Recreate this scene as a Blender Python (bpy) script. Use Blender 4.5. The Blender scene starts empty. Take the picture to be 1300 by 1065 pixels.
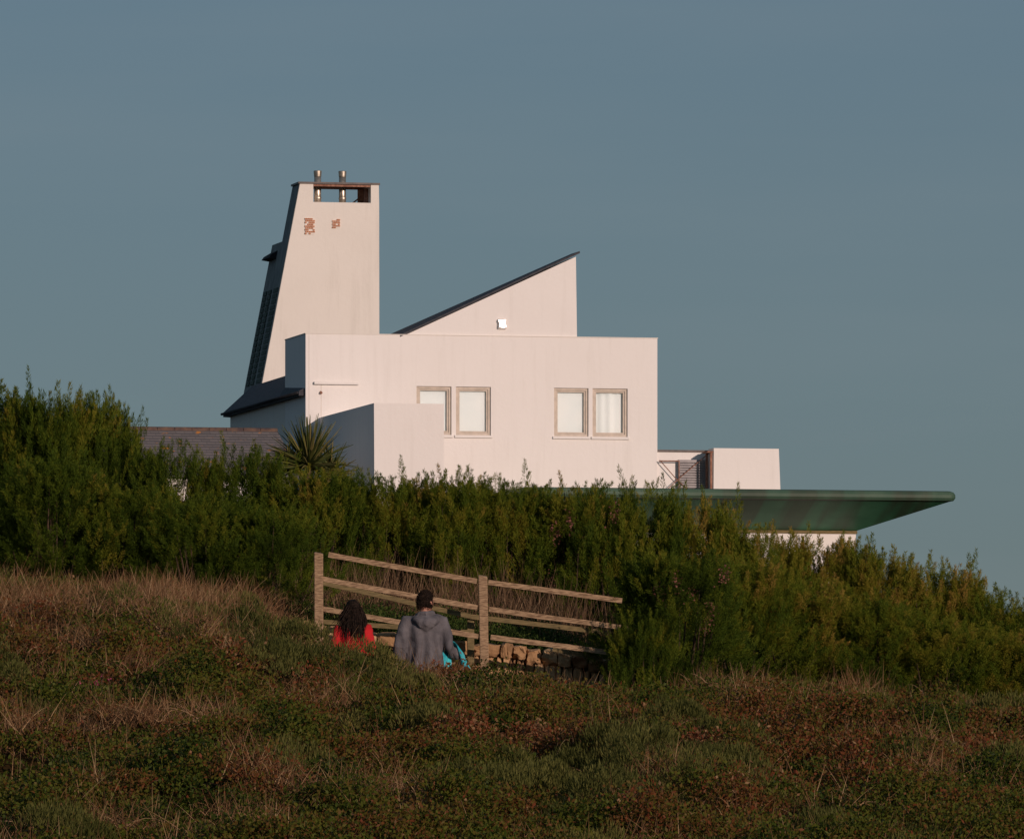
import bpy, bmesh, math, random
import numpy as np
from mathutils import Vector, Matrix, noise as mnoise

R = math.radians
scene = bpy.context.scene
COL = scene.collection

# ------------------------------------------------------------------ camera
cam_d = bpy.data.cameras.new('camera'); cam = bpy.data.objects.new('camera', cam_d); COL.objects.link(cam)
cam.location = (0, 0, 0); cam.rotation_euler = (R(90), 0, 0)
cam_d.sensor_width = 36; cam_d.sensor_fit = 'HORIZONTAL'
cam_d.lens = 11500 / 1300 * 36
cam_d.shift_y = (1150 - 532.5) / 1300
cam_d.clip_start = 1; cam_d.clip_end = 30000
scene.camera = cam

# ------------------------------------------------------------------ sky, sun, exposure
SUN_EL, SUN_AZ = 12.0, 148.0          # azimuth clockwise from +Y
world = bpy.data.worlds.new('World'); scene.world = world; world.use_nodes = True
wn = world.node_tree; wn.nodes.clear()
w_out = wn.nodes.new('ShaderNodeOutputWorld'); w_bg = wn.nodes.new('ShaderNodeBackground')
w_sky = wn.nodes.new('ShaderNodeTexSky'); w_sky.sky_type = 'NISHITA'; w_sky.sun_disc = False
w_sky.sun_elevation = R(SUN_EL); w_sky.sun_rotation = R(SUN_AZ)
w_sky.altitude = 0; w_sky.air_density = 1.0; w_sky.dust_density = 0.6; w_sky.ozone_density = 2.0
w_mul = wn.nodes.new('ShaderNodeMix'); w_mul.data_type = 'RGBA'; w_mul.blend_type = 'MULTIPLY'
w_mul.inputs[0].default_value = 1.0; w_mul.inputs[7].default_value = (.62, .70, .92, 1)
wn.links.new(w_sky.outputs[0], w_mul.inputs[6]); 
w_mix = wn.nodes.new('ShaderNodeMix'); w_mix.data_type = 'RGBA'; w_mix.inputs[0].default_value = .45   # thin even veil over the clear sky
w_mix.inputs[7].default_value = (2.75, 4.1, 4.9, 1)
wn.links.new(w_mul.outputs[2], w_mix.inputs[6])
w_tc = wn.nodes.new('ShaderNodeTexCoord'); w_mp = wn.nodes.new('ShaderNodeMapping'); w_mp.inputs['Scale'].default_value = (9, 9, 70); w_mp.inputs['Rotation'].default_value = (0, R(-1.2), 0)
w_nz = wn.nodes.new('ShaderNodeTexNoise'); w_nz.inputs['Scale'].default_value = 1.0; w_nz.inputs['Detail'].default_value = 5
w_r = wn.nodes.new('ShaderNodeMapRange'); w_r.inputs[1].default_value = .45; w_r.inputs[2].default_value = .8; w_r.inputs[4].default_value = .16
w_c = wn.nodes.new('ShaderNodeMix'); w_c.data_type = 'RGBA'; w_c.inputs[7].default_value = (4.6, 5.4, 5.8, 1)          # faint high cirrus
for a_, b_ in ((w_tc.outputs['Generated'], w_mp.inputs[0]), (w_mp.outputs[0], w_nz.inputs[0]), (w_nz.outputs[0], w_r.inputs[0]), (w_r.outputs[0], w_c.inputs[0]), (w_mix.outputs[2], w_c.inputs[6]), (w_c.outputs[2], w_bg.inputs[0])): wn.links.new(a_, b_)
w_bg.inputs[1].default_value = 0.05
wn.links.new(w_bg.outputs[0], w_out.inputs[0])

sun_d = bpy.data.lights.new('sun', 'SUN'); sun = bpy.data.objects.new('sun', sun_d); COL.objects.link(sun)
sun_d.energy = 2.8; sun_d.angle = R(0.5); sun_d.color = (1.0, 0.765, 0.65)
sd = Vector((math.sin(R(SUN_AZ)) * math.cos(R(SUN_EL)), math.cos(R(SUN_AZ)) * math.cos(R(SUN_EL)), math.sin(R(SUN_EL))))
sun.rotation_euler = sd.to_track_quat('Z', 'Y').to_euler(); sun.location = (60, -60, 60)
vs = scene.view_settings
vs.view_transform = 'Standard'; vs.look = 'None'; vs.exposure = 0.0; vs.gamma = 1.0; vs.use_curve_mapping = False

# ------------------------------------------------------------------ helpers
def link(o, parent=None):
    COL.objects.link(o)
    if parent is not None: o.parent = parent
    return o
def tag(o, label=None, cat=None, group=None, kind=None):
    if label: o['label'] = label
    if cat: o['category'] = cat
    if group: o['group'] = group
    if kind: o['kind'] = kind
    return o
def empty(name, loc=(0, 0, 0), rz=0.0, **k):
    o = bpy.data.objects.new(name, None); o.empty_display_size = .3
    o.location = loc; o.rotation_euler = (0, 0, rz); link(o); return tag(o, **k)
def meshobj(name, verts, faces, mat, parent=None, smooth=False):
    me = bpy.data.meshes.new(name); me.from_pydata([tuple(v) for v in verts], [], faces); me.update()
    me.materials.append(mat)
    if smooth: me.polygons.foreach_set('use_smooth', [True] * len(me.polygons))
    return link(bpy.data.objects.new(name, me), parent)

class MB:
    """collects shapes and links them as one mesh object"""
    def __init__(s): s.bm = bmesh.new()
    def box(s, x0, x1, y0, y1, z0, z1, bev=0):
        g = bmesh.ops.create_cube(s.bm, size=1)
        for v in g['verts']:
            v.co = ((x0+x1)/2 + v.co.x*(x1-x0), (y0+y1)/2 + v.co.y*(y1-y0), (z0+z1)/2 + v.co.z*(z1-z0))
        if bev:
            es = list({e for v in g['verts'] for e in v.link_edges})
            bmesh.ops.bevel(s.bm, geom=es, offset=bev, segments=1, affect='EDGES')
        return s
    def hexa(s, bot, top):
        b = [s.bm.verts.new(p) for p in bot]; t = [s.bm.verts.new(p) for p in top]; n = len(b)
        s.bm.faces.new(b[::-1]); s.bm.faces.new(t)
        for i in range(n): s.bm.faces.new((b[i], b[(i+1) % n], t[(i+1) % n], t[i]))
        return s
    def poly(s, pts):
        s.bm.faces.new([s.bm.verts.new(p) for p in pts]); return s
    def tube(s, pts, radii, seg=8, ref=(0, 0, 1)):
        pts = [Vector(p) for p in pts]; rings = []
        for i, p in enumerate(pts):
            d = (pts[min(i+1, len(pts)-1)] - pts[max(i-1, 0)]).normalized()
            if i == 0:
                rf = Vector(ref)
                if abs(d.dot(rf)) > .92: rf = Vector((1, 0, 0)) if abs(d.x) < .9 else Vector((0, 1, 0))
            else: rf = a
            a = (rf - d * rf.dot(d)).normalized(); b = d.cross(a)
            r = radii[i] if hasattr(radii, '__len__') else radii
            ra, rb = (r if hasattr(r, '__len__') else (r, r))
            rings.append([s.bm.verts.new(p + a*(math.cos(2*math.pi*k/seg)*ra) + b*(math.sin(2*math.pi*k/seg)*rb)) for k in range(seg)])
        for i in range(len(rings)-1):
            for k in range(seg):
                s.bm.faces.new((rings[i][k], rings[i][(k+1) % seg], rings[i+1][(k+1) % seg], rings[i+1][k]))
        s.bm.faces.new(rings[0][::-1]); s.bm.faces.new(rings[-1]); return s
    def ball(s, c, r, seg=16):
        r = r if hasattr(r, '__len__') else (r, r, r)
        g = bmesh.ops.create_uvsphere(s.bm, u_segments=seg, v_segments=max(6, seg*2//3), radius=1)
        for v in g['verts']: v.co = (c[0]+v.co.x*r[0], c[1]+v.co.y*r[1], c[2]+v.co.z*r[2])
        return s
    def build(s, name, mat, parent=None, smooth=False, fix=True):
        if fix: bmesh.ops.recalc_face_normals(s.bm, faces=s.bm.faces[:])
        me = bpy.data.meshes.new(name); s.bm.to_mesh(me); s.bm.free(); me.materials.append(mat)
        if smooth: me.polygons.foreach_set('use_smooth', [True] * len(me.polygons))
        return link(bpy.data.objects.new(name, me), parent)
    def fuse(s, name, mat, parent=None, voxel=.01, disp=None, smooth_it=2):
        """weld everything collected into one continuous skin"""
        bmesh.ops.recalc_face_normals(s.bm, faces=s.bm.faces[:])
        me = bpy.data.meshes.new('tmp'); s.bm.to_mesh(me); s.bm.free()
        o = bpy.data.objects.new('tmp', me); COL.objects.link(o)
        m = o.modifiers.new('r', 'REMESH'); m.mode = 'VOXEL'; m.voxel_size = voxel
        m = o.modifiers.new('s', 'SMOOTH'); m.iterations = smooth_it; m.factor = .5
        dg = bpy.context.evaluated_depsgraph_get(); dg.update()
        me2 = bpy.data.meshes.new_from_object(o.evaluated_get(dg))
        bpy.data.objects.remove(o); bpy.data.meshes.remove(me)
        me2.name = name; me2.materials.clear(); me2.materials.append(mat)
        if disp:
            n = len(me2.vertices); co = np.empty(n*3); me2.vertices.foreach_get('co', co); co = co.reshape(-1, 3)
            no = np.array([v.normal[:] for v in me2.vertices])
            co += no * np.array([disp(Vector(c)) for c in co])[:, None]
            me2.vertices.foreach_set('co', co.ravel()); me2.update()
        me2.polygons.foreach_set('use_smooth', [True] * len(me2.polygons))
        return link(bpy.data.objects.new(name, me2), parent)

# ------------------------------------------------------------------ materials
def newmat(name):
    m = bpy.data.materials.new(name); m.use_nodes = True
    nt = m.node_tree; return m, nt, nt.nodes['Principled BSDF']
def noisy(name, c0, c1, scale=5, rough=.8, bump=.0, bscale=None, stretch=(1, 1, 1), detail=5, metal=0, spec=.3, lo=.35, hi=.65):
    m, nt, p = newmat(name)
    tc = nt.nodes.new('ShaderNodeTexCoord'); mp = nt.nodes.new('ShaderNodeMapping')
    mp.inputs['Scale'].default_value = stretch
    nz = nt.nodes.new('ShaderNodeTexNoise'); nz.inputs['Scale'].default_value = scale; nz.inputs['Detail'].default_value = detail
    rp = nt.nodes.new('ShaderNodeValToRGB')
    rp.color_ramp.elements[0].position = lo; rp.color_ramp.elements[1].position = hi
    rp.color_ramp.elements[0].color = (*c0, 1); rp.color_ramp.elements[1].color = (*c1, 1)
    nt.links.new(tc.outputs['Object'], mp.inputs[0]); nt.links.new(mp.outputs[0], nz.inputs[0])
    nt.links.new(nz.outputs[0], rp.inputs[0]); nt.links.new(rp.outputs[0], p.inputs['Base Color'])
    p.inputs['Roughness'].default_value = rough; p.inputs['Metallic'].default_value = metal
    p.inputs['Specular IOR Level'].default_value = spec
    if bump:
        n2 = nt.nodes.new('ShaderNodeTexNoise'); n2.inputs['Scale'].default_value = bscale or scale*4; n2.inputs['Detail'].default_value = 4
        bp = nt.nodes.new('ShaderNodeBump'); bp.inputs['Strength'].default_value = bump; bp.inputs['Distance'].default_value = .02
        nt.links.new(mp.outputs[0], n2.inputs[0]); nt.links.new(n2.outputs[0], bp.inputs['Height']); nt.links.new(bp.outputs[0], p.inputs['Normal'])
    return m
def leafmat(name, cols, rough=.6, trans=.25, nscale=1.2, nmix=.5):
    """colour from the per-leaf attribute 'tone', shifted by a slow noise over the plant"""
    m, nt, p = newmat(name)
    at = nt.nodes.new('ShaderNodeAttribute'); at.attribute_name = 'tone'
    tc = nt.nodes.new('ShaderNodeTexCoord')
    nz = nt.nodes.new('ShaderNodeTexNoise'); nz.inputs['Scale'].default_value = nscale; nz.inputs['Detail'].default_value = 3
    oi = nt.nodes.new('ShaderNodeObjectInfo')
    mr = nt.nodes.new('ShaderNodeMath'); mr.operation = 'MULTIPLY_ADD'; mr.inputs[1].default_value = nmix*2; mr.inputs[2].default_value = -nmix
    ad = nt.nodes.new('ShaderNodeMath'); ad.operation = 'ADD'
    a2 = nt.nodes.new('ShaderNodeMath'); a2.operation = 'MULTIPLY_ADD'; a2.inputs[1].default_value = .18
    rp = nt.nodes.new('ShaderNodeValToRGB'); cr = rp.color_ramp
    while len(cr.elements) < len(cols): cr.elements.new(.5)
    for i, c in enumerate(cols):
        cr.elements[i].position = i/(len(cols)-1); cr.elements[i].color = (*c, 1)
    L = nt.links.new
    L(tc.outputs['Object'], nz.inputs[0]); L(nz.outputs[0], mr.inputs[0]); L(mr.outputs[0], ad.inputs[0]); L(at.outputs['Fac'], ad.inputs[1])
    L(oi.outputs['Random'], a2.inputs[0]); L(ad.outputs[0], a2.inputs[2]); L(a2.outputs[0], rp.inputs[0]); L(rp.outputs[0], p.inputs['Base Color'])
    p.inputs['Roughness'].default_value = rough; p.inputs['Specular IOR Level'].default_value = .08
    tr = nt.nodes.new('ShaderNodeBsdfTranslucent'); mx = nt.nodes.new('ShaderNodeMixShader'); mx.inputs[0].default_value = trans
    L(rp.outputs[0], tr.inputs[0]); L(p.outputs[0], mx.inputs[1]); L(tr.outputs[0], mx.inputs[2])
    L(mx.outputs[0], nt.nodes['Material Output'].inputs[0])
    return m

def wallmat(name, col, rain=.05, grime=(.50, .46, .40)):
    """painted render: faint trowel mottling, rain streaks that start at the top edges"""
    m, nt, p = newmat(name); L = nt.links.new
    tc = nt.nodes.new('ShaderNodeTexCoord')
    mp = nt.nodes.new('ShaderNodeMapping'); mp.inputs['Scale'].default_value = (3.2, 3.2, .28)
    n1 = nt.nodes.new('ShaderNodeTexNoise'); n1.inputs['Scale'].default_value = 1.4; n1.inputs['Detail'].default_value = 5; n1.inputs['Roughness'].default_value = .65
    n2 = nt.nodes.new('ShaderNodeTexNoise'); n2.inputs['Scale'].default_value = .8; n2.inputs['Detail'].default_value = 6
    L(tc.outputs['Object'], mp.inputs[0]); L(mp.outputs[0], n1.inputs[0]); L(tc.outputs['Object'], n2.inputs[0])
    r1 = nt.nodes.new('ShaderNodeMapRange'); r1.inputs[1].default_value = .52; r1.inputs[2].default_value = .78; r1.inputs[4].default_value = rain*3.2
    L(n1.outputs[0], r1.inputs[0])
    r2 = nt.nodes.new('ShaderNodeMapRange'); r2.inputs[1].default_value = .4; r2.inputs[2].default_value = .7; r2.inputs[4].default_value = rain
    L(n2.outputs[0], r2.inputs[0])
    ad = nt.nodes.new('ShaderNodeMath'); ad.operation = 'ADD'; L(r1.outputs[0], ad.inputs[0]); L(r2.outputs[0], ad.inputs[1])
    mx = nt.nodes.new('ShaderNodeMix'); mx.data_type = 'RGBA'; mx.inputs[6].default_value = (*col, 1); mx.inputs[7].default_value = (*grime, 1)
    L(ad.outputs[0], mx.inputs[0]); L(mx.outputs[2], p.inputs['Base Color'])
    p.inputs['Roughness'].default_value = .85; p.inputs['Specular IOR Level'].default_value = .2
    n3 = nt.nodes.new('ShaderNodeTexNoise'); n3.inputs['Scale'].default_value = 9; n3.inputs['Detail'].default_value = 6
    bp = nt.nodes.new('ShaderNodeBump'); bp.inputs['Strength'].default_value = .25; bp.inputs['Distance'].default_value = .02
    L(tc.outputs['Object'], n3.inputs[0]); L(n3.outputs[0], bp.inputs['Height']); L(bp.outputs[0], p.inputs['Normal'])
    return m

M = {}
M['wall'] = wallmat('painted_render', (.82, .79, .76))
M['wall_tower'] = wallmat('weathered_render', (.77, .73, .67), .09)
M['trim'] = noisy('dark_metal_trim', (.07, .055, .05), (.13, .10, .09), 6, .5)
M['frame'] = noisy('window_frame_paint', (.47, .41, .34), (.58, .50, .42), 8, .5)
M['blind'] = noisy('white_blind', (.82, .92, .94), (.88, .96, .97), 1.5, .9)
M['slate'] = noisy('slate', (.035, .037, .045), (.07, .072, .085), 7, .75, .5, 18, (1, 1, 4))
M['steel'] = noisy('flue_steel', (.42, .37, .30), (.62, .55, .46), 12, .38, metal=.85)
M['terracotta'] = noisy('terracotta', (.42, .16, .08), (.62, .30, .17), 18, .8)
M['dark'] = noisy('dark_void', (.015, .015, .018), (.03, .03, .035), 4, .9)
M['louvre'] = noisy('louvre_metal', (.30, .28, .29), (.40, .38, .38), 5, .6)
M['rust'] = noisy('rusty_steel', (.20, .09, .06), (.36, .19, .13), 14, .8)
M['lattice'] = noisy('green_lattice', (.035, .06, .045), (.075, .10, .08), 6, .8)
M['grey_side'] = noisy('grey_cladding_and_shade', (.15, .17, .17), (.26, .28, .27), 3, .85, stretch=(4, 4, .5))  # stair tower's grey; also shade painted on the chimney tower's left face
M['lamp'] = noisy('lamp_cover', (.9, .9, .88), (.95, .95, .92), 5, .16, metal=1)
M['wood'] = noisy('weathered_timber', (.17, .105, .06), (.44, .30, .18), 9, .85, .4, 30, (1.5, 6, 10))
M['wood_old'] = noisy('lichened_timber', (.12, .095, .045), (.24, .18, .085), 6, .9, .4, 30, (1.5, 6, 10))
M['soil'] = noisy('heath_soil', (.022, .014, .006), (.060, .036, .014), 1.3, 1.0, .4, 8, spec=0)
M['stem'] = noisy('bark', (.07, .045, .028), (.15, .10, .06), 12, .9)
M['stem_dark'] = noisy('shrub_bark', (.03, .02, .012), (.08, .05, .03), 12, .9)
M['mortar'] = noisy('earth_joint', (.04, .028, .018), (.09, .06, .038), 9, .95)
M['pale_stone'] = noisy('pale_stone', (.42, .36, .31), (.6, .53, .47), 9, .9, .3)
M['skin'] = noisy('skin', (.48, .22, .15), (.56, .28, .2), 9, .5)
M['hair'] = noisy('dark_hair', (.006, .004, .003), (.026, .016, .011), 45, .75, spec=.1)
M['hoodie'] = noisy('grey_fleece', (.085, .080, .088), (.15, .14, .15), 7, .95, .3, 60)
M['red'] = noisy('red_knit', (.36, .010, .013), (.55, .018, .022), 9, .9, .3, 60)
M['jeans'] = noisy('dark_denim', (.02, .028, .05), (.04, .05, .085), 20, .9)
M['shoe'] = noisy('dark_shoe', (.02, .018, .016), (.05, .045, .04), 10, .6)
M['towel'] = noisy('turquoise_towel', (.01, .34, .44), (.06, .55, .62), 9, .95, .4, 70)
M['eye'] = noisy('eye', (.6, .58, .55), (.7, .68, .65), 5, .2)

def copper(nm, c0, c1, st):
    m, nt, p = newmat(nm); L = nt.links.new
    tc = nt.nodes.new('ShaderNodeTexCoord')
    nz = nt.nodes.new('ShaderNodeTexNoise'); nz.inputs['Scale'].default_value = 1.1; nz.inputs['Detail'].default_value = 6
    mp = nt.nodes.new('ShaderNodeMapping'); mp.inputs['Scale'].default_value = (1.1, .10, .10); mp.inputs['Rotation'].default_value = (0, 0, R(8))
    ns = nt.nodes.new('ShaderNodeTexNoise'); ns.inputs['Scale'].default_value = 1.0; ns.inputs['Detail'].default_value = 3
    L(tc.outputs['Object'], nz.inputs[0]); L(tc.outputs['Object'], mp.inputs[0]); L(mp.outputs[0], ns.inputs[0])
    r1 = nt.nodes.new('ShaderNodeValToRGB'); r1.color_ramp.elements[0].position = .35; r1.color_ramp.elements[1].position = .68
    r1.color_ramp.elements[0].color = (*c0, 1); r1.color_ramp.elements[1].color = (*c1, 1)
    r2 = nt.nodes.new('ShaderNodeValToRGB'); r2.color_ramp.elements[0].position = .48; r2.color_ramp.elements[1].position = .58
    r2.color_ramp.elements[0].color = (0, 0, 0, 1); r2.color_ramp.elements[1].color = (st, st, st, 1)
    mx = nt.nodes.new('ShaderNodeMix'); mx.data_type = 'RGBA'; mx.inputs[7].default_value = (.055, .045, .032, 1)
    L(nz.outputs[0], r1.inputs[0]); L(ns.outputs[0], r2.inputs[0]); L(r2.outputs[0], mx.inputs[0]); L(r1.outputs[0], mx.inputs[6])
    L(mx.outputs[2], p.inputs['Base Color']); p.inputs['Roughness'].default_value = .6; p.inputs['Specular IOR Level'].default_value = .3
    return m
M['copper'] = copper('weathered_copper', (.035, .085, .055), (.085, .14, .095), .45)
M['soffit'] = copper('green_soffit', (.045, .20, .11), (.085, .29, .17), .55)

def glassmat():
    m, nt, p = newmat('window_glass'); nt.nodes.remove(p); L = nt.links.new
    t = nt.nodes.new('ShaderNodeBsdfTransparent'); t.inputs[0].default_value = (.985, .985, .985, 1)
    g = nt.nodes.new('ShaderNodeBsdfGlossy'); g.inputs['Roughness'].default_value = .03
    fr = nt.nodes.new('ShaderNodeFresnel'); fr.inputs[0].default_value = 1.5
    mx = nt.nodes.new('ShaderNodeMixShader')
    L(fr.outputs[0], mx.inputs[0]); L(t.outputs[0], mx.inputs[1]); L(g.outputs[0], mx.inputs[2]); L(mx.outputs[0], nt.nodes['Material Output'].inputs[0])
    return m
M['glass'] = glassmat()

def roof_slate_lichen():
    m, nt, p = newmat('old_slate_with_lichen'); L = nt.links.new
    tc = nt.nodes.new('ShaderNodeTexCoord')
    br = nt.nodes.new('ShaderNodeTexBrick'); br.inputs['Scale'].default_value = 1
    br.inputs['Brick Width'].default_value = .22; br.inputs['Row Height'].default_value = .075; br.inputs['Mortar Size'].default_value = .006
    br.inputs['Color1'].default_value = (.13, .118, .118, 1); br.inputs['Color2'].default_value = (.17, .15, .148, 1); br.inputs['Mortar'].default_value = (.09, .08, .078, 1)
    cx = nt.nodes.new('ShaderNodeSeparateXYZ'); cb = nt.nodes.new('ShaderNodeCombineXYZ')
    L(tc.outputs['Object'], cx.inputs[0]); L(cx.outputs[0], cb.inputs[0]); L(cx.outputs[2], cb.inputs[1]); L(cb.outputs[0], br.inputs[0])
    nz = nt.nodes.new('ShaderNodeTexNoise'); nz.inputs['Scale'].default_value = 3.5; nz.inputs['Detail'].default_value = 6
    rp = nt.nodes.new('ShaderNodeValToRGB'); rp.color_ramp.elements[0].position = .63; rp.color_ramp.elements[1].position = .69
    rp.color_ramp.elements[0].color = (0, 0, 0, 1); rp.color_ramp.elements[1].color = (1, 1, 1, 1)
    mx = nt.nodes.new('ShaderNodeMix'); mx.data_type = 'RGBA'; mx.inputs[7].default_value = (.5, .20, .04, 1)
    L(tc.outputs['Object'], nz.inputs[0]); L(nz.outputs[0], rp.inputs[0]); L(rp.outputs[0], mx.inputs[0]); L(br.outputs[0], mx.inputs[6])
    L(mx.outputs[2], p.inputs['Base Color']); p.inputs['Roughness'].default_value = .85
    return m
M['old_slate'] = roof_slate_lichen()
M['ridge'] = noisy('ridge_tile', (.07, .05, .05), (.16, .10, .07), 5, .9)

def stonemat():
    m, nt, p = newmat('wall_stone'); L = nt.links.new
    at = nt.nodes.new('ShaderNodeAttribute'); at.attribute_name = 'tone'
    tc = nt.nodes.new('ShaderNodeTexCoord'); nz = nt.nodes.new('ShaderNodeTexNoise'); nz.inputs['Scale'].default_value = 9; nz.inputs['Detail'].default_value = 6
    ad = nt.nodes.new('ShaderNodeMath'); ad.operation = 'MULTIPLY_ADD'; ad.inputs[1].default_value = .5
    L(tc.outputs['Object'], nz.inputs[0]); L(nz.outputs[0], ad.inputs[0]); L(at.outputs['Fac'], ad.inputs[2])
    rp = nt.nodes.new('ShaderNodeValToRGB'); cr = rp.color_ramp; cr.elements.new(.5)
    for i, (q, c) in enumerate([(.15, (.22, .12, .055)), (.6, (.44, .26, .125)), (1.2, (.55, .37, .20))]):
        cr.elements[i].position = min(q, 1); cr.elements[i].color = (*c, 1)
    bp = nt.nodes.new('ShaderNodeBump'); bp.inputs['Strength'].default_value = .6; bp.inputs['Distance'].default_value = .03
    L(nz.outputs[0], bp.inputs['Height']); L(bp.outputs[0], p.inputs['Normal'])
    L(ad.outputs[0], rp.inputs[0]); L(rp.outputs[0], p.inputs['Base Color']); p.inputs['Roughness'].default_value = .9
    return m
M['stone'] = stonemat()

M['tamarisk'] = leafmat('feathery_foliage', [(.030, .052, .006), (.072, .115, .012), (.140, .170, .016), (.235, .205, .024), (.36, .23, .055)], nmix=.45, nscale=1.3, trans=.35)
M['heather'] = leafmat('heath_needles', [(.028, .034, .008), (.068, .075, .018), (.13, .13, .035), (.20, .17, .05)], nscale=.9, nmix=.35)
M['bramble'] = leafmat('bramble_leaves', [(.012, .022, .005), (.042, .066, .009), (.095, .105, .015), (.12, .062, .018), (.17, .045, .020), (.29, .18, .09)], nscale=1.5, nmix=.3, rough=.5)
M['dry'] = leafmat('dry_grass', [(.06, .030, .015), (.15, .075, .036), (.28, .155, .075), (.46, .31, .17)], nscale=.9, nmix=.3, rough=.8)
M['twig'] = leafmat('dead_twigs', [(.03, .018, .010), (.08, .047, .025), (.18, .11, .062), (.32, .22, .13)], nmix=.3, rough=.9, trans=0)
M['fresh'] = leafmat('bank_weeds', [(.02, .035, .010), (.045, .075, .015), (.08, .11, .022), (.12, .13, .03)], nmix=.3)
M['sword'] = leafmat('sword_leaves', [(.022, .036, .012), (.06, .08, .022), (.135, .14, .038), (.24, .19, .07)], nmix=.25)
M['pink'] = leafmat('pink_blossom', [(.13, .055, .040), (.22, .09, .07), (.29, .13, .10)], nmix=.2)
M['magenta'] = leafmat('magenta_petals', [(.4, .07, .14), (.55, .13, .22)], nmix=.2)

# ------------------------------------------------------------------ terrain
F, YH = 11500.0, 1150.0
_cx = np.array([-6.4, -5.65, -4.78, -3.91, -3.04, -2.17, -1.83, -1.30, -.78, -.09, .96, 1.74, 3.04, 4.35, 5.65, 6.5])
_cz = np.array([3.79, 3.76, 3.67, 3.58, 3.39, 3.09, 2.94, 2.77, 2.70, 2.61, 2.50, 2.42, 2.31, 2.22, 2.09, 2.04]) - np.array([.44, .44, .44, .43, .38, .36, .35, .28, .29, .32, .30, .26, .26, .26, .26, .26])
_hx = np.array([-6.2, -3.32, -2.37, -1.42, .47, 1.42, 2.37, 6.16])
_hz = np.array([3.88, 3.66, 3.64, 3.62, 3.36, 2.89, 2.73, 2.32]) - .12
def sstep(a, b, x):
    t = np.clip((x-a)/(b-a), 0, 1); return t*t*(3-2*t)
def ground(X, Y):
    X = np.asarray(X, float); Y = np.asarray(Y, float)
    zc = np.interp(X, _cx, _cz); zh = np.interp(X, _hx, _hz)
    t = np.clip((Y-78)/22, 0, 1)
    near = .12 + (zc-.12)*(t**.92)
    lumps = .17*np.sin(X*1.9+Y*.7+np.sin(Y*.5))*np.sin(Y*.95-X*.8+1) + .10*np.sin(X*4.1-Y*1.1)*np.sin(Y*2.3+X*1.2) + .09*np.sin(X*.9-Y*1.7)
    near = near + lumps*sstep(79, 83, Y)*(1-sstep(97, 100, Y))
    z = np.where(Y < 78, -1.6+1.72*sstep(55, 78, Y), near)
    b = sstep(100, 109.2, Y)
    z = np.where(Y > 100, zc*(1-b)+zh*b, z)
    path = sstep(-3.0, -2.5, X)*(1-sstep(1.3, 2.2, X))*sstep(100.3, 101.9, Y)*(1-sstep(107.25, 107.45, Y))
    z = np.where(path > 0, z*(1-path)+1.83*path, z)
    top = np.interp(X, [-2.6, -2.3, -.5, .1, .8, 1.1], [3.3, 3.28, 3.12, 3.04, 2.95, 2.9])-.02
    shelf = sstep(-3.0, -2.5, X)*(1-sstep(1.0, 1.5, X))*sstep(107.25, 107.45, Y)*(1-sstep(107.5, 109.5, Y))
    z = z*(1-shelf)+top*shelf
    far = sstep(112, 240, Y); z = z*(1-far)+np.interp(X/np.maximum(Y, 1)*235, [-4, 3, 8.5, 13], [10.3, 9.2, 8.2, 7.3])*far
    z = z - 18*sstep(270, 700, Y)
    side = sstep(20, 400, np.abs(X)); z = z*(1-.8*side)
    return z
def gz(x, y): return float(ground(x, y))

xs = np.concatenate([-np.geomspace(6000, 9, 26), np.arange(-8, 8.01, .16), np.geomspace(9, 6000, 26)])
ys = np.concatenate([[-3000, -600, -150, -40, 0, 30, 50, 58], np.arange(62, 78, 2), np.arange(78, 114, .2), np.arange(114, 130, 2), np.geomspace(131, 12000, 60)])
XX, YY = np.meshgrid(xs, ys); ZZ = ground(XX, YY)
V = np.stack([XX, YY, ZZ], -1).reshape(-1, 3); nx, ny = len(xs), len(ys)
i0 = (np.arange(ny-1)[:, None]*nx + np.arange(nx-1)[None]).ravel()
gf = np.stack([i0, i0+1, i0+nx+1, i0+nx], 1)
me = bpy.data.meshes.new('ground'); me.from_pydata(V.tolist(), [], gf.tolist()); me.update(); me.materials.append(M['soil'])
me.polygons.foreach_set('use_smooth', [True]*len(me.polygons))
g_o = link(bpy.data.objects.new('ground', me)); tag(g_o, 'dark heath soil of the rising hillside', 'ground', kind='structure')

# ------------------------------------------------------------------ leaf meshes
def quads(name, P, D, Ln, Wd, tone, mat, parent=None, rng=None, bend=None):
    """rhombus leaves: P base, D direction, one small face per leaf, tone kept as an attribute"""
    n = len(P); rng = rng or np.random.default_rng(1)
    D = D/np.linalg.norm(D, axis=1, keepdims=True)
    rv = rng.normal(size=(n, 3)); S = np.cross(D, rv); S /= np.linalg.norm(S, axis=1, keepdims=True)+1e-9
    L = Ln[:, None]; W = Wd[:, None]/2
    mid = P + D*L*.45
    if bend is not None: mid = mid + bend
    co = np.empty((n, 4, 3)); co[:, 0] = P; co[:, 1] = mid+S*W; co[:, 2] = P+D*L; co[:, 3] = mid-S*W
    me = bpy.data.meshes.new(name)
    me.vertices.add(4*n); me.vertices.foreach_set('co', co.ravel())
    me.loops.add(4*n); me.loops.foreach_set('vertex_index', np.arange(4*n, dtype=np.int32))
    me.polygons.add(n); me.polygons.foreach_set('loop_start', np.arange(0, 4*n, 4, dtype=np.int32))
    me.update(calc_edges=True)
    a = me.attributes.new('tone', 'FLOAT', 'FACE'); a.data.foreach_set('value', np.asarray(tone, dtype=np.float32))
    me.materials.append(mat)
    return link(bpy.data.objects.new(name, me), parent)

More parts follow.
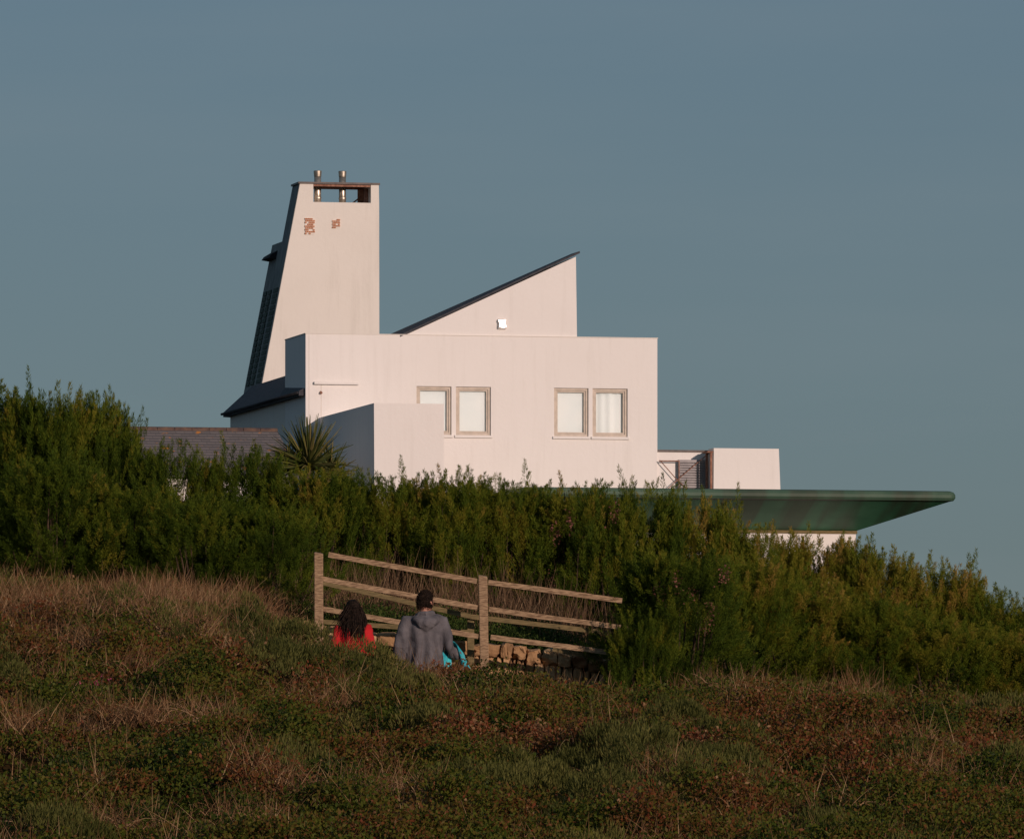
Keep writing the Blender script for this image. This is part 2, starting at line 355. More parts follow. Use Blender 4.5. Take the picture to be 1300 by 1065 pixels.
def blades(P, D, Ln, Wd, tone, seg=3, droop=None, rng=None):
    """long curved strips split into short quads; returns arrays for quads-like strip mesh"""
    n = len(P); rng = rng or np.random.default_rng(2)
    D = D/np.linalg.norm(D, axis=1, keepdims=True)
    S = np.cross(D, rng.normal(size=(n, 3))); S /= np.linalg.norm(S, axis=1, keepdims=True)+1e-9
    dr = np.zeros(n) if droop is None else droop
    vs_ = []
    for k in range(seg+1):
        t = k/seg
        c = P + D*(Ln*t)[:, None]; c[:, 2] -= dr*Ln*t*t
        w = (Wd*(1-t*.85)/2)[:, None]
        vs_ += [c-S*w, c+S*w]
    co = np.stack(vs_, 1)                                   # n, 2(seg+1), 3
    m = 2*(seg+1); base = (np.arange(n)*m)[:, None]
    fs = np.concatenate([base + np.array([2*k, 2*k+1, 2*k+3, 2*k+2])[None] for k in range(seg)], 1).reshape(-1, 4)
    return co.reshape(-1, 3), fs, np.repeat(tone, seg)
def stripobj(name, args, mat, parent=None):
    co, fs, tone = args
    me = bpy.data.meshes.new(name); nf = len(fs)
    me.vertices.add(len(co)); me.vertices.foreach_set('co', co.ravel())
    me.loops.add(4*nf); me.loops.foreach_set('vertex_index', fs.ravel().astype(np.int32))
    me.polygons.add(nf); me.polygons.foreach_set('loop_start', np.arange(0, 4*nf, 4, dtype=np.int32))
    me.update(calc_edges=True)
    a = me.attributes.new('tone', 'FLOAT', 'FACE'); a.data.foreach_set('value', np.asarray(tone, dtype=np.float32))
    me.materials.append(mat)
    return link(bpy.data.objects.new(name, me), parent)

# ------------------------------------------------------------------ the white house (u right along the front, v back, z up)
HT = R(12.5)
house = empty('white_house', (-5.354, 235, 0), HT,
              label='angular white rendered house with tall tapering chimney tower and green copper canopy', cat='house')
GB = 6.9     # foot of the walls, below the ground line

def wall_front(mb, u0, u1, z0, z1, holes, v=0, d=.12):
    us = sorted({u0, u1, *[h[0] for h in holes], *[h[1] for h in holes]})
    zs = sorted({z0, z1, *[h[2] for h in holes], *[h[3] for h in holes]})
    for a, b in zip(us, us[1:]):
        for c, e in zip(zs, zs[1:]):
            if any(h[0] <= a and b <= h[1] and h[2] <= c and e <= h[3] for h in holes): continue
            mb.poly([(a, v, c), (b, v, c), (b, v, e), (a, v, e)])
    for a, b, c, e in holes:
        mb.poly([(a, v, c), (a, v+d, c), (a, v+d, e), (a, v, e)]); mb.poly([(b, v, c), (b, v, e), (b, v+d, e), (b, v+d, c)])
        mb.poly([(a, v, e), (b, v, e), (b, v+d, e), (a, v+d, e)]); mb.poly([(a, v, c), (b, v, c), (b, v+d, c), (a, v+d, c)])

WINS = [(2.94, 3.87), (3.99, 4.92), (6.61, 7.53), (7.64, 8.58)]
ZB, ZT = 12.26, 13.52
mb = MB()
wall_front(mb, 0, 9.38, GB, 14.84, [(a, b, ZB, ZT) for a, b in WINS], 0, .13)
mb.poly([(0, 0, GB), (0, 0, 14.84), (0, 2.77, 14.84), (0, 2.77, GB)])
mb.poly([(9.38, 0, GB), (9.38, 2.77, GB), (9.38, 2.77, 14.84), (9.38, 0, 14.84)])
mb.poly([(0, 2.77, GB), (0, 2.77, 14.84), (9.38, 2.77, 14.84), (9.38, 2.77, GB)])
mb.poly([(0, 0, 14.84), (9.38, 0, 14.84), (9.38, 2.77, 14.84), (0, 2.77, 14.84)])
mb.build('main_wall', M['wall'], house, fix=False)
mb = MB(); mb.box(-.015, 9.395, -.015, .30, 14.842, 14.862); mb.box(-.015, .25, .30, 2.78, 14.842, 14.862); mb.build('coping', M['wall_tower'], house)
mb = MB(); mb.box(.085, .092, -.004, -.001, 11.5, 14.82); mb.build('panel_seam', M['frame'], house)
mb = MB(); mb.box(.405, .415, -.004, -.001, 11.0, 13.52); mb.build('panel_seam', M['frame'], house)
mb = MB(); mb.box(.21, 1.40, -.09, -.001, 13.53, 13.60, .01); mb.build('ledge', M['wall'], house)
mb = MB(); mb.tube([(.40, -.001, 13.33), (.40, -.07, 13.31)], .035, 10); mb.build('outlet_pipe', M['rust'], house)

for i, (a, b) in enumerate(WINS):
    mb = MB(); v0, v1 = .05, .128; w = .066
    mb.box(a+.003, a+w, v0, v1, ZB+.003, ZT-.003); mb.box(b-w, b-.003, v0, v1, ZB+.003, ZT-.003)
    mb.box(a+w+.001, b-w-.001, v0, v1, ZT-w, ZT-.003); mb.box(a+w+.001, b-w-.001, v0, v1, ZB+.003, ZB+w)
    fr = mb.build('window', M['frame'], house)
    mb = MB(); a2, b2, zb, zt = a+w+.004, b-w-.004, ZB+w+.004, ZT-w-.004; w2 = .040
    mb.box(a2, a2+w2, .075, .125, zb, zt); mb.box(b2-w2, b2, .075, .125, zb, zt)
    mb.box(a2+w2, b2-w2, .076, .124, zt-w2, zt); mb.box(a2+w2, b2-w2, .076, .124, zb, zb+w2)
    mb.build('sash', M['frame'], fr)
    mb = MB(); mb.box(a2+w2, b2-w2, .10, .106, zb+w2, zt-w2); mb.build('pane', M['glass'], fr)
    mb = MB()
    # blind: hangs a hand behind the glass, folds in the last one stand in for a cloud reflection
    n = 2 if i < 3 else 24
    A = [(a2+.01 + (b2-a2-.02)*k/(n-1)) for k in range(n)]
    D_ = [.150 + (0 if n == 2 else .012*math.sin(k*.9)+.018*math.sin(k*.33+1)) for k in range(n)]
    for k in range(n-1):
        mb.poly([(A[k], D_[k], zb), (A[k+1], D_[k+1], zb), (A[k+1], D_[k+1], zt), (A[k], D_[k], zt)])
    mb.build('blind', M['blind'], fr, smooth=(n > 2))
    mb = MB(); mb.box(a-.04, b+.04, -.05, .045, ZB-.07, ZB-.003, .006); mb.build('sill', M['wall'], fr)
# porch block that stands in front of the wall
mb = MB(); mb.hexa([(.40, -7, GB), (2.17, -7, GB), (2.17, -.004, GB), (.40, -.004, GB)], [(.37, -7, 12.67), (2.17, -7, 12.67), (2.17, -.004, 12.67), (.37, -.004, 12.67)])
mb.build('porch_wall', M['wall'], house)
# slanted gable on the roof
sl = .469
mb = MB(); P0, P1, P2 = (2.68, 14.86), (7.20, 16.95), (7.20, 14.86)
mb.hexa([(P0[0], .03, P0[1]), (P2[0]+.03, .03, P2[1]), (P2[0]+.03, .9, P2[1]), (P0[0], 4.4, P0[1])],
        [(P0[0]+.01, .03, P0[1]+.005), (P2[0], .03, P1[1]), (P2[0], .9, P1[1]), (P0[0]+.01, 4.4, P0[1]+.005)])
mb.build('gable_wall', M['wall'], house)
mb = MB()
def rz(u): return 14.875 + sl*(u-2.68)
a_, b_ = 2.5, 7.30
mb.hexa([(a_, .0, rz(a_)), (b_, .0, rz(b_)), (b_, 1.0, rz(b_)), (a_, 4.6, rz(a_))],
        [(a_, .0, rz(a_)+.055), (b_, .0, rz(b_)+.055), (b_, 1.0, rz(b_)+.055), (a_, 4.6, rz(a_)+.055)])
mb.build('slanted_roof', M['slate'], house)
# bulkhead lamp on the gable: its cover tilts towards the low sun
mb = MB(); mb.box(5.10, 5.34, -.04, .028, 15.03, 15.30, .02); lamp = mb.build('wall_lamp', M['wall'], house)
ln = Vector((.119, -.985, .105)).normalized(); qa = ln.cross(Vector((0, 0, 1))).normalized(); qb = qa.cross(ln)
mb = MB(); c0 = Vector((5.22, -.075, 15.17))
pl = [(-.10, -.08), (-.02, -.11), (.10, -.09), (.085, 0), (.12, .10), (.03, .085), (-.09, .11), (-.075, .01)]
mb.hexa([c0-ln*.02+qa*x+qb*y for x, y in pl], [c0+qa*x+qb*y for x, y in pl]); mb.build('lamp_cover', M['lamp'], lamp)

# side wing with the dark lean-to roof
mb = MB(); mb.hexa([(0, 2.78, GB), (4, 2.78, GB), (4, 10.5, GB), (0, 10.5, GB)], [(0, 2.78, 13.38), (4, 2.78, 13.38), (4, 10.5, 13.38), (0, 10.5, 13.38)])
mb.build('wing_wall', M['wall_tower'], house)
mb = MB()
E0, E1, R0, R1 = (-.16, .9, 13.36), (-.16, 10.7, 13.36), (.85, .9, 14.18), (.75, 11.3, 14.12)
E0 = (-.16, 2.79, 13.36); R0 = (.85, 2.79, 14.18)
K0, K1 = (3.9, 2.79, 14.10), (3.9, 11.3, 14.10)
mb.hexa([(E0[0], E0[1], 13.24), (E1[0], E1[1], 13.24), (.75, 11.35, 13.24), (3.9, 11.35, 13.24), (3.9, 2.79, 13.24)][::-1],
        [E0, E1, (.75, 11.35, 13.40), (3.9, 11.35, 13.40), (3.9, 2.79, 13.40)][::-1])
mb.poly([E0, R0, R1, E1]); mb.poly([E1, R1, (.75, 11.35, 13.40)]); mb.poly([R0, K0, K1, R1]); mb.poly([R1, K1, (3.9, 11.35, 13.4), (.75, 11.35, 13.40)])
mb.poly([E0, (3.9, 2.79, 13.40), K0, R0])
mb.hexa([(-.16, .1, 13.24), (-.003, .1, 13.24), (-.003, 2.785, 13.24), (-.16, 2.785, 13.24)], [(-.16, .1, 13.36), (-.003, .1, 13.44), (-.003, 2.785, 13.60), (-.16, 2.785, 13.36)])
mb.build('wing_roof', M['slate'], house)
mb = MB(); mb.tube([(-.22, .02, 13.31), (-.22, 10.6, 13.31)], .035, 8); mb.build('gutter', M['dark'], house, smooth=True)

# chimney tower: battered left side, open frame at the top
TV0, TV1 = 11.5, 12.5
def tl(z): return 2.13 - (19.71-z)*(2.13-1.07)/(19.71-14.2)      # left edge at height z
mb = MB()
zo, zc = 19.17, 19.66
mb.hexa([(tl(GB), TV0, GB), (4.34, TV0, GB), (4.34, TV1, GB), (tl(GB)+.0, TV1, GB)], [(tl(zo), TV0, zo), (4.32, TV0, zo), (4.32, TV1, zo), (tl(zo), TV1, zo)])
mb.hexa([(tl(zo), TV0, zo), (2.49, TV0, zo), (2.49, TV1, zo), (tl(zo), TV1, zo)], [(tl(zc), TV0, zc), (2.49, TV0, zc), (2.49, TV1, zc), (tl(zc), TV1, zc)])
mb.hexa([(4.09, TV0, zo), (4.32, TV0, zo), (4.32, TV1, zo), (4.09, TV1, zo)], [(4.09, TV0, zc), (4.31, TV0, zc), (4.31, TV1, zc), (4.09, TV1, zc)])
tower = mb.build('chimney_tower', M['wall_tower'], house)
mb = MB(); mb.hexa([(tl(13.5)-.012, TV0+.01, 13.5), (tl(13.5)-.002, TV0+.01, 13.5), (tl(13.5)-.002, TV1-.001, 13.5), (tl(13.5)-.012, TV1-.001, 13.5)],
                   [(tl(zc)-.012, TV0+.01, zc), (tl(zc)-.002, TV0+.01, zc), (tl(zc)-.002, TV1-.001, zc), (tl(zc)-.012, TV1-.001, zc)]); mb.build('side_shade_sheet', M['grey_side'], tower)  # thin dark sheet, puts shade into the colour of the leaning left face
mb = MB(); mb.box(tl(zc)-.05, 4.34, TV0-.03, TV1+.04, zc+.003, zc+.055); mb.build('cap_slab', M['trim'], tower)
mb = MB(); mb.box(2.50, 4.08, TV0+.02, TV0+.07, zc-.06, zc-.002); mb.box(2.50, 4.08, TV1-.07, TV1-.02, zc-.06, zc-.002)
mb.box(3.98, 4.085, TV0+.35, TV0+.42, zo+.002, zc-.062); mb.box(3.9, 4.085, TV1-.16, TV1-.10, zo+.002, zc-.062)
mb.tube([(3.72, TV1-.12, zo+.02), (4.0, TV1-.12, zo+.24)], .02, 6); mb.build('top_frame', M['rust'], tower)
for u in (2.70, 3.39):
    vz = TV0+.45
    mb = MB(); mb.tube([(u, vz, zo-.3), (u, vz, 19.98)], .096, 20)
    fl = mb.build('flue', M['steel'], tower, smooth=True)
    mb = MB(); mb.tube([(u, vz, 19.90), (u, vz, 19.94), (u, vz, 20.05), (u, vz, 20.06)], [.10, .104, .112, .10], 20); mb.build('flue_cap', M['steel'], fl)
    mb = MB(); mb.tube([(u, vz, 19.30), (u, vz, 19.33)], .106, 20); mb.build('flue_band', M['steel'], fl)
rnd = random.Random(4)
for (a, b, c, e, nx_, nz_) in ((2.25, 2.53, 18.28, 18.73, 5, 9), (3.01, 3.23, 18.46, 18.72, 4, 6)):
    mb = MB(); mb.box(a, b, TV0-.01, TV0-.002, c, e); vt = mb.build('vent', M['wall_tower'], tower)
    mb = MB()
    for j in range(nz_):
        for k in range(nx_):
            if rnd.random() < .20: continue
            uu = a+(b-a)*(k+.5*(j % 2)*.6)/nx_; zz = c+(e-c)*j/nz_
            mb.box(uu, min(uu+(b-a)/nx_*.86, b), TV0-.035, TV0-.008, zz+.008, zz+(e-c)/nz_-.006)
    mb.build('vent_brick', M['terracotta'], vt)
mb = MB()
for j in range(17):
    z = 14.25+j*.155; z2 = z+.115
    mb.hexa([(tl(z)-.03, 11.72, z), (tl(z)-.011, 11.72, z), (tl(z)-.011, 12.34, z), (tl(z)-.03, 12.34, z)],
            [(tl(z2)-.03, 11.72, z2), (tl(z2)-.011, 11.72, z2), (tl(z2)-.011, 12.34, z2), (tl(z2)-.03, 12.34, z2)])
mb.build('lattice', M['lattice'], tower)
# lower tower slab behind, with lattice strips on its leaning side
def t2(z): return 1.84 - (18.19-z)*(1.84-1.04)/(18.19-14.1)
S0, S1 = 12.51, 14.0
mb = MB(); mb.hexa([(t2(GB), S0, GB), (4.0, S0, GB), (4.0, S1, GB), (t2(GB), S1, GB)], [(t2(18.16), S0, 18.16), (4.0, S0, 18.16), (4.0, S1, 18.16), (t2(18.16), S1, 18.16)])
st = mb.build('stair_tower', M['grey_side'], house)
for v0 in (12.68, 13.35):
    mb = MB()
    for j in range(17):
        z = 14.25 + j*.155
        mb.hexa([(t2(z)-.03, v0, z), (t2(z)+.02, v0, z), (t2(z)+.02, v0+.42, z), (t2(z)-.03, v0+.42, z)],
                [(t2(z+.115)-.03, v0, z+.115), (t2(z+.115)+.02, v0, z+.115), (t2(z+.115)+.02, v0+.42, z+.115), (t2(z+.115)-.03, v0+.42, z+.115)])
    mb.build('lattice', M['lattice'], st)
mb = MB(); mb.hexa([(t2(17.68)-.20, 13.0, 17.74), (t2(17.68)+.05, 13.0, 17.70), (t2(17.68)+.05, 14.05, 17.70), (t2(17.68)-.20, 14.05, 17.74)],
                   [(t2(17.8)-.16, 13.0, 17.83), (t2(18.0)+.05, 13.0, 17.98), (t2(18.0)+.05, 14.05, 17.98), (t2(17.8)-.16, 14.05, 17.83)])
mb.build('hood', M['dark'], st)

# copper canopy: rounded fascia above a soffit that slopes in to the wall below
mb = MB()
o0, o1, vF, vBk, rc = 4.6, 16.14, -5.0, 6.0, .22
def outline(off, z):
    pts = []
    for (cx_, cy_, a0) in ((o1-rc, vF+rc, -90), (o1-rc, vBk-rc, 0), (o0+rc, vBk-rc, 90), (o0+rc, vF+rc, 180)):
        for k in range(6):
            a = R(a0+k*18); pts.append((cx_+(rc-off)*math.cos(a), cy_+(rc-off)*math.sin(a), z))
    return pts
rings = [outline(.16, 10.43), outline(.05, 10.45), outline(.0, 10.52), outline(0, 10.60), outline(.05, 10.67), outline(.14, 10.70), outline(.2, 10.705)]
inner = []
for (x, y) in ((14.0, -2.9), (14.0, 4.0), (6.7, 4.0), (6.7, -2.9)): inner += [(x, y, 9.74)]*6
rv = [[mb.bm.verts.new(p) for p in r] for r in rings]
iv = {}
def ivert(p):
    if p not in iv: iv[p] = mb.bm.verts.new(p)
    return iv[p]
n = 24
for r0, r1 in zip(rv, rv[1:]):
    for k in range(n): mb.bm.faces.new((r0[k], r0[(k+1) % n], r1[(k+1) % n], r1[k]))
cano = MB(); cb = cano.bm; rv0 = [cb.verts.new(v.co) for v in rv[0]]; iv = {}
def ivert(p):
    if p not in iv: iv[p] = cb.verts.new(p)
    return iv[p]
for k in range(n):
    a, b = ivert(inner[k]), ivert(inner[(k+1) % n])
    f_ = [rv0[(k+1) % n], rv0[k], a] + ([b] if b is not a else [])
    cb.faces.new(f_)
mb.bm.faces.new(rv[-1]); cb.faces.new([ivert(p) for p in ((14.0, -2.9, 9.74), (6.7, -2.9, 9.74), (6.7, 4.0, 9.74), (14.0, 4.0, 9.74))])
sof = cano; cano = mb.build('canopy', M['copper'], house); sof.build('soffit', M['soffit'], cano)
mb = MB(); mb.box(6.68, 14.02, -2.92, 4.02, 9.66, 9.738); mb.build('soffit_trim', M['wood_old'], cano)
mb = MB(); mb.box(6.71, 13.99, -2.89, 3.99, GB, 9.66); mb.build('lower_wall', M['wall'], house)
# roof-terrace pieces standing on the canopy
mb = MB(); mb.hexa([(10.72, -.7, 10.706), (12.53, -.7, 10.706), (12.53, -.1, 10.706), (10.72, -.1, 10.706)], [(10.73, -.7, 11.96), (12.48, -.7, 11.96), (12.48, -.1, 11.96), (10.73, -.1, 11.96)])
mb.build('terrace_block', M['wall'], house)
mb = MB(); mb.box(9.385, 12.3, .05, .25, 10.706, 11.88); mb.build('terrace_wall', M['wall'], house)
mb = MB(); mb.box(9.385, 10.78, .02, .28, 11.883, 11.94); mb.build('terrace_coping', M['trim'], house)
mb = MB(); U0, U1, vl = 9.97, 10.68, -.02
for z in np.arange(10.76, 11.62, .065): mb.hexa([(U0, vl-.04, z), (U1, vl-.04, z), (U1, vl+.02, z+.02), (U0, vl+.02, z+.02)], [(U0, vl-.04, z+.040), (U1, vl-.04, z+.040), (U1, vl+.02, z+.045), (U0, vl+.02, z+.045)])
mb.box(U0-.035, U0, vl-.05, vl+.035, 10.715, 11.68); mb.box(U1, U1+.03, vl-.05, vl+.035, 10.715, 11.68); mb.box(U0, U1, vl-.05, vl+.035, 11.64, 11.68)
mb.box(U0, U1, vl+.024, vl+.034, 10.72, 11.638); mb.build('louvre_panel', M['louvre'], house)
mb = MB(); mb.tube([(9.42, -.10, 11.66), (9.93, -.10, 11.10), (10.40, -.10, 10.74)], .012, 6); mb.tube([(9.44, -.13, 10.74), (9.97, -.13, 11.22), (10.74, -.13, 11.86)], .012, 6)
mb.tube([(9.40, -.10, 11.64), (9.94, -.10, 11.64)], .016, 6); mb.tube([(9.94, -.10, 10.72), (9.94, -.10, 11.66)], .016, 6); mb.build('brace_wire', M['rust'], house)
for v_ in (-.66, -.18):
    mb = MB(); mb.box(10.64, 10.69, v_-.03, v_+.03, 10.715, 11.84); mb.build('steel_post', M['rust'], house)
mb = MB(); mb.box(10.56, 10.715, -.69, -.15, 11.843, 11.88); mb.build('post_cap', M['rust'], house)

# ------------------------------------------------------------------ slate outbuilding left of the house
ob = empty('slate_outbuilding', (-5.354, 235, 0), HT, label='low outbuilding with old slate roof spotted with orange lichen, left of the white house', cat='outbuilding')
mb = MB(); mb.hexa([(-9.5, -8.1, GB-1), (-1.9, -8.1, GB-1), (-1.9, -2.2, GB-1), (-9.5, -2.2, GB-1)], [(-9.5, -8.1, 10.7), (-1.9, -8.1, 10.7), (-1.9, -2.2, 10.7), (-9.5, -2.2, 10.7)])
mb.poly([(-1.9, -8.1, 10.7), (-1.9, -2.2, 10.7), (-1.9, -5.15, 11.95)]); mb.poly([(-9.5, -8.1, 10.7), (-9.5, -5.15, 11.95), (-9.5, -2.2, 10.7)])
mb.build('wall', M['wall_tower'], ob)
mb = MB(); nr = 17
for k in range(nr):                                   # overlapping slate courses
    for s_ in (-1, 1):
        a = k/nr; b = (k+1)/nr
        y0 = -5.15 + s_*3.15*(1-a)*1.0; y1 = -5.15 + s_*3.15*(1-b); z0 = 10.70 + 1.32*a; z1 = 10.70 + 1.32*b
        mb.hexa([(-9.7, y0, z0), (-1.75, y0, z0), (-1.75, y1, z1), (-9.7, y1, z1)], [(-9.7, y0, z0+.03), (-1.75, y0, z0+.03), (-1.75, y1, z1+.02), (-9.7, y1, z1+.02)])
mb.build('roof', M['old_slate'], ob)
mb = MB()
for k in range(18): u = -9.7+k*.442; mb.tube([(u, -5.15, 12.035), (u+.43, -5.15, 12.035)], .075, 10)
mb.build('ridge_tiles', M['ridge'], ob)

# ------------------------------------------------------------------ stone retaining wall
def ztop(X): return float(np.interp(X, [-2.45, -2.26, -.56, .09, .80, 1.1], [3.36, 3.31, 3.15, 3.08, 2.98, 2.93]))
rnd = random.Random(11)
sw = empty('stone_wall', (0, 107.4, 1.8), label='low dry stone retaining wall of tan stones under the wooden fence', cat='stone wall')
sv, sf, stn = [], [], []
def stone(x0, x1, z0, z1, dpt, lean=0.0):
    bm = bmesh.new(); g = bmesh.ops.create_cube(bm, size=1); bmesh.ops.subdivide_edges(bm, edges=bm.edges[:], cuts=4, use_grid_fill=True)
    w, h = x1-x0, z1-z0; sd_ = Vector((rnd.random()*50, rnd.random()*50, 0))
    for v in bm.verts:
        c = v.co.copy(); r = c.length; c = c*(1-.48*max(0, r-.56))
        nz = mnoise.noise_vector(v.co*2.0+sd_)*.22+mnoise.noise_vector(v.co*5+sd_)*.06
        v.co = Vector(((x0+x1)/2+(c.x+nz.x)*w+lean*c.z*w, -.0+(c.y+nz.y*.6)*dpt, (z0+z1)/2+(c.z+nz.z)*h))
    b0 = len(sv); sv.extend([v.co.copy() for v in bm.verts]); bm.verts.index_update()
    t = rnd.uniform(-.1, .7)
    for f_ in bm.faces: sf.append([b0+v.index for v in f_.verts]); stn.append(t)
    bm.free()
x = -2.6
while x < 1.15:                                      # flat capstones
    w = rnd.uniform(.14, .34); zt = ztop(x+w/2)-1.8; stone(x, x+w-.015, zt-rnd.uniform(.15, .20), zt+rnd.uniform(-.02, .02), .30); x += w
x = -2.6
while x < 1.15:                                      # upright stones below, two bands
    w = rnd.uniform(.07, .16); zt = ztop(x+w/2)-1.8-.175; h = rnd.uniform(.26, .38)
    stone(x, x+w-.008, zt-h, zt, .26, rnd.uniform(-.2, .2))
    if rnd.random() < .25: stone(x, x+w*1.6, zt-h-.14, zt-h-.01, .26); stone(x, x+w*1.3, zt-h-.5, zt-h-.15, .26)
    else: stone(x, x+w-.008, zt-h-.34, zt-h-.01, .26, rnd.uniform(-.2, .2))
    stone(x, x+w*1.1, -.15, zt-h-.35, .26); x += w
o = meshobj('stones', sv, sf, M['stone'], sw)
a = o.data.attributes.new('tone', 'FLOAT', 'FACE'); a.data.foreach_set('value', stn)
mb = MB(); mb.hexa([(-2.6, -.02, -.2), (1.15, -.02, -.2), (1.15, .25, -.2), (-2.6, .25, -.2)], [(-2.6, -.02, ztop(-2.6)-1.88), (1.15, -.02, ztop(1.15)-1.88), (1.15, .25, ztop(1.15)-1.88), (-2.6, .25, ztop(-2.6)-1.88)])
mb.build('core', M['mortar'], sw)

# ------------------------------------------------------------------ wooden fences
def plank(name, p0, p1, h, d, mat, parent, seed=0):
    r = random.Random(seed); bm = bmesh.new(); n_ = 14
    A, B = Vector(p0), Vector(p1); ax = (B-A); side = Vector((0, 1, 0)); up = side.cross(ax.normalized())*-1
    if up.z < 0: up = -up
    rg = []
    for i in range(n_+1):
        c = A+ax*(i/n_); q = mnoise.noise_vector(c*1.1+Vector((seed, 0, 0)))*.008
        hh = h*(1+.08*mnoise.noise(c*3+Vector((seed*3, 1, 0))))
        rg.append([bm.verts.new(c+q+up*(s1*hh/2)+side*(s2*d/2)) for s1, s2 in ((-1, -1), (1, -1), (1, 1), (-1, 1))])
    for r0, r1 in zip(rg, rg[1:]):
        for k in range(4): bm.faces.new((r0[k], r0[(k+1) % 4], r1[(k+1) % 4], r1[k]))
    bm.faces.new(rg[0]); bm.faces.new(rg[-1][::-1]); bmesh.ops.recalc_face_normals(bm, faces=bm.faces[:])
    me = bpy.data.meshes.new(name); bm.to_mesh(me); bm.free(); me.materials.append(mat)
    return link(bpy.data.objects.new(name, me), parent)
def post(name, x0, z0, x1, z1, w, mat, parent):
    mb = MB(); d = w*.5
    mb.hexa([(x0-d, -d, z0), (x0+d, -d, z0), (x0+d, d, z0), (x0-d, d, z0)], [(x1-d, -d, z1-.015), (x1+d, -d, z1-.03), (x1+d, d, z1-.02), (x1-d, d, z1)])
    bmesh.ops.bevel(mb.bm, geom=mb.bm.edges[:], offset=.008, segments=1, affect='EDGES')
    return mb.build(name, mat, parent)
def fence(name, Y, posts, rails, mat, pw, label, yr=-.075):
    k = Y/F; z0 = 1.8
    root = empty(name, (0, Y, z0), label=label, cat='fence')
    for (xb, yb, xt, yt) in posts: post('post', (xb-650)*k, (YH-yb)*k-z0, (xt-650)*k, (YH-yt)*k-z0, pw, mat, root)
    for i, (xa, ya, xb, yb, h, dy) in enumerate(rails):
        plank('rail', ((xa-650)*k, dy, (YH-ya)*k-z0), ((xb-650)*k, dy, (YH-yb)*k-z0), h, .06, mat, root, seed=i+int(Y))
    return root
fence('post_and_rail_fence', 106.4, [(405, 860, 404.5, 700), (616, 905, 613, 729)],
      [(417, 704, 606, 737.5, .060, .0), (620, 739, 790, 763, .058, .0), (410, 734.5, 606, 771.5, .060, .0), (621, 773.5, 800, 798, .058, .0),
       (410, 773, 607, 807.5, .060, .0), (623, 808.5, 785, 829, .060, .0)], M['wood'], .105,
      'weathered timber post and rail fence with tall posts behind the couple')
fence('low_handrail', 107.05, [(597.5, 880, 597.5, 780), (806, 880, 806, 800)],
      [(409, 739.5, 597, 782, .055, -.06), (597, 783, 770, 803, .055, -.06), (409, 789, 597, 803, .055, -.06), (702, 824, 765, 837, .055, -.06)], M['wood_old'], .085,
      'lower darker timber handrail just behind the taller fence, against the stone wall')

# ------------------------------------------------------------------ tamarisk hedge
def shrub_mesh(seed, H=2.2, W=1.6, bare=0.12, nclump=92, npl=12, nb=125, toff=0.0):
    """plumes gathered in branch-end masses with dark voids between them"""
    rng = np.random.default_rng(seed); nplume = nclump*npl
    hc_ = rng.beta(1.35, .80, nclump)*(1-bare)+bare; ac = rng.uniform(0, 2*np.pi, nclump)
    prof = np.clip(hc_*2.2+.42, 0, 1)*(1-.42*hc_**3)
    rc_ = W/2*prof*np.sqrt(rng.uniform(.25, 1, nclump))*(1+.18*np.sin(ac*3+seed))
    C = np.stack([rc_*np.cos(ac), rc_*np.sin(ac), hc_*H*.81*(1-.24*np.minimum(rc_/W*2, 1)**2)], 1)
    ci = np.repeat(np.arange(nclump), npl); sz = rng.uniform(.6, 1.35, nclump)[ci][:, None]
    P = C[ci] + rng.normal(0, 1, (nplume, 3))*np.array([.085, .085, .115])*sz
    P[:, 2] = np.maximum(P[:, 2], .12); h = hc_[ci]
    out = np.stack([np.cos(ac), np.sin(ac), np.zeros(nclump)], 1)[ci]
    L = rng.uniform(.22, .42, nplume); L = L*np.where(h > .85, .80, 1.0); L = np.where((rng.random(nplume) < .008) & (h > .8), L*1.4, L)
    D = out*(.60*(1-h)+.14)[:, None] + np.array([0, 0, 1.0]) + rng.normal(0, .24, (nplume, 3))
    D /= np.linalg.norm(D, axis=1, keepdims=True)
    idx = np.repeat(np.arange(nplume), nb); N = len(idx)
    t = rng.random(N)**.85
    Dp = D[idx]; rad = np.cross(Dp, rng.normal(size=(N, 3))); rad /= np.linalg.norm(rad, axis=1, keepdims=True)
    spread = .058*(1-t)**.8
    pos = P[idx] + Dp*(t*L[idx])[:, None] + rad*(spread*rng.random(N))[:, None]
    bd = Dp*1.0 + rad*rng.uniform(.3, .9, N)[:, None]
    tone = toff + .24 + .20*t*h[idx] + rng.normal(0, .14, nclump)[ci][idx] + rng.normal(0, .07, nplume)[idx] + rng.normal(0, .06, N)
    return pos, bd, rng.uniform(.026, .056, N), rng.uniform(.0045, .0085, N), tone, P
def stems_mesh(mb, P, seed, n_=34):
    rnd = random.Random(seed)
    for q in rnd.sample(range(len(P)), n_):
        e = Vector(P[q]); b = Vector((e.x*.25+rnd.uniform(-.05, .05), e.y*.25+rnd.uniform(-.05, .05), -.15))
        m = b.lerp(e, .5)+Vector((e.x*.12+rnd.uniform(-.06, .06), e.y*.12, .1)); s = e+Vector((0, 0, .05))
        mb.tube([b, b.lerp(m, .6), m, s], [.022, .016, .012, .005], 5)
protos = []
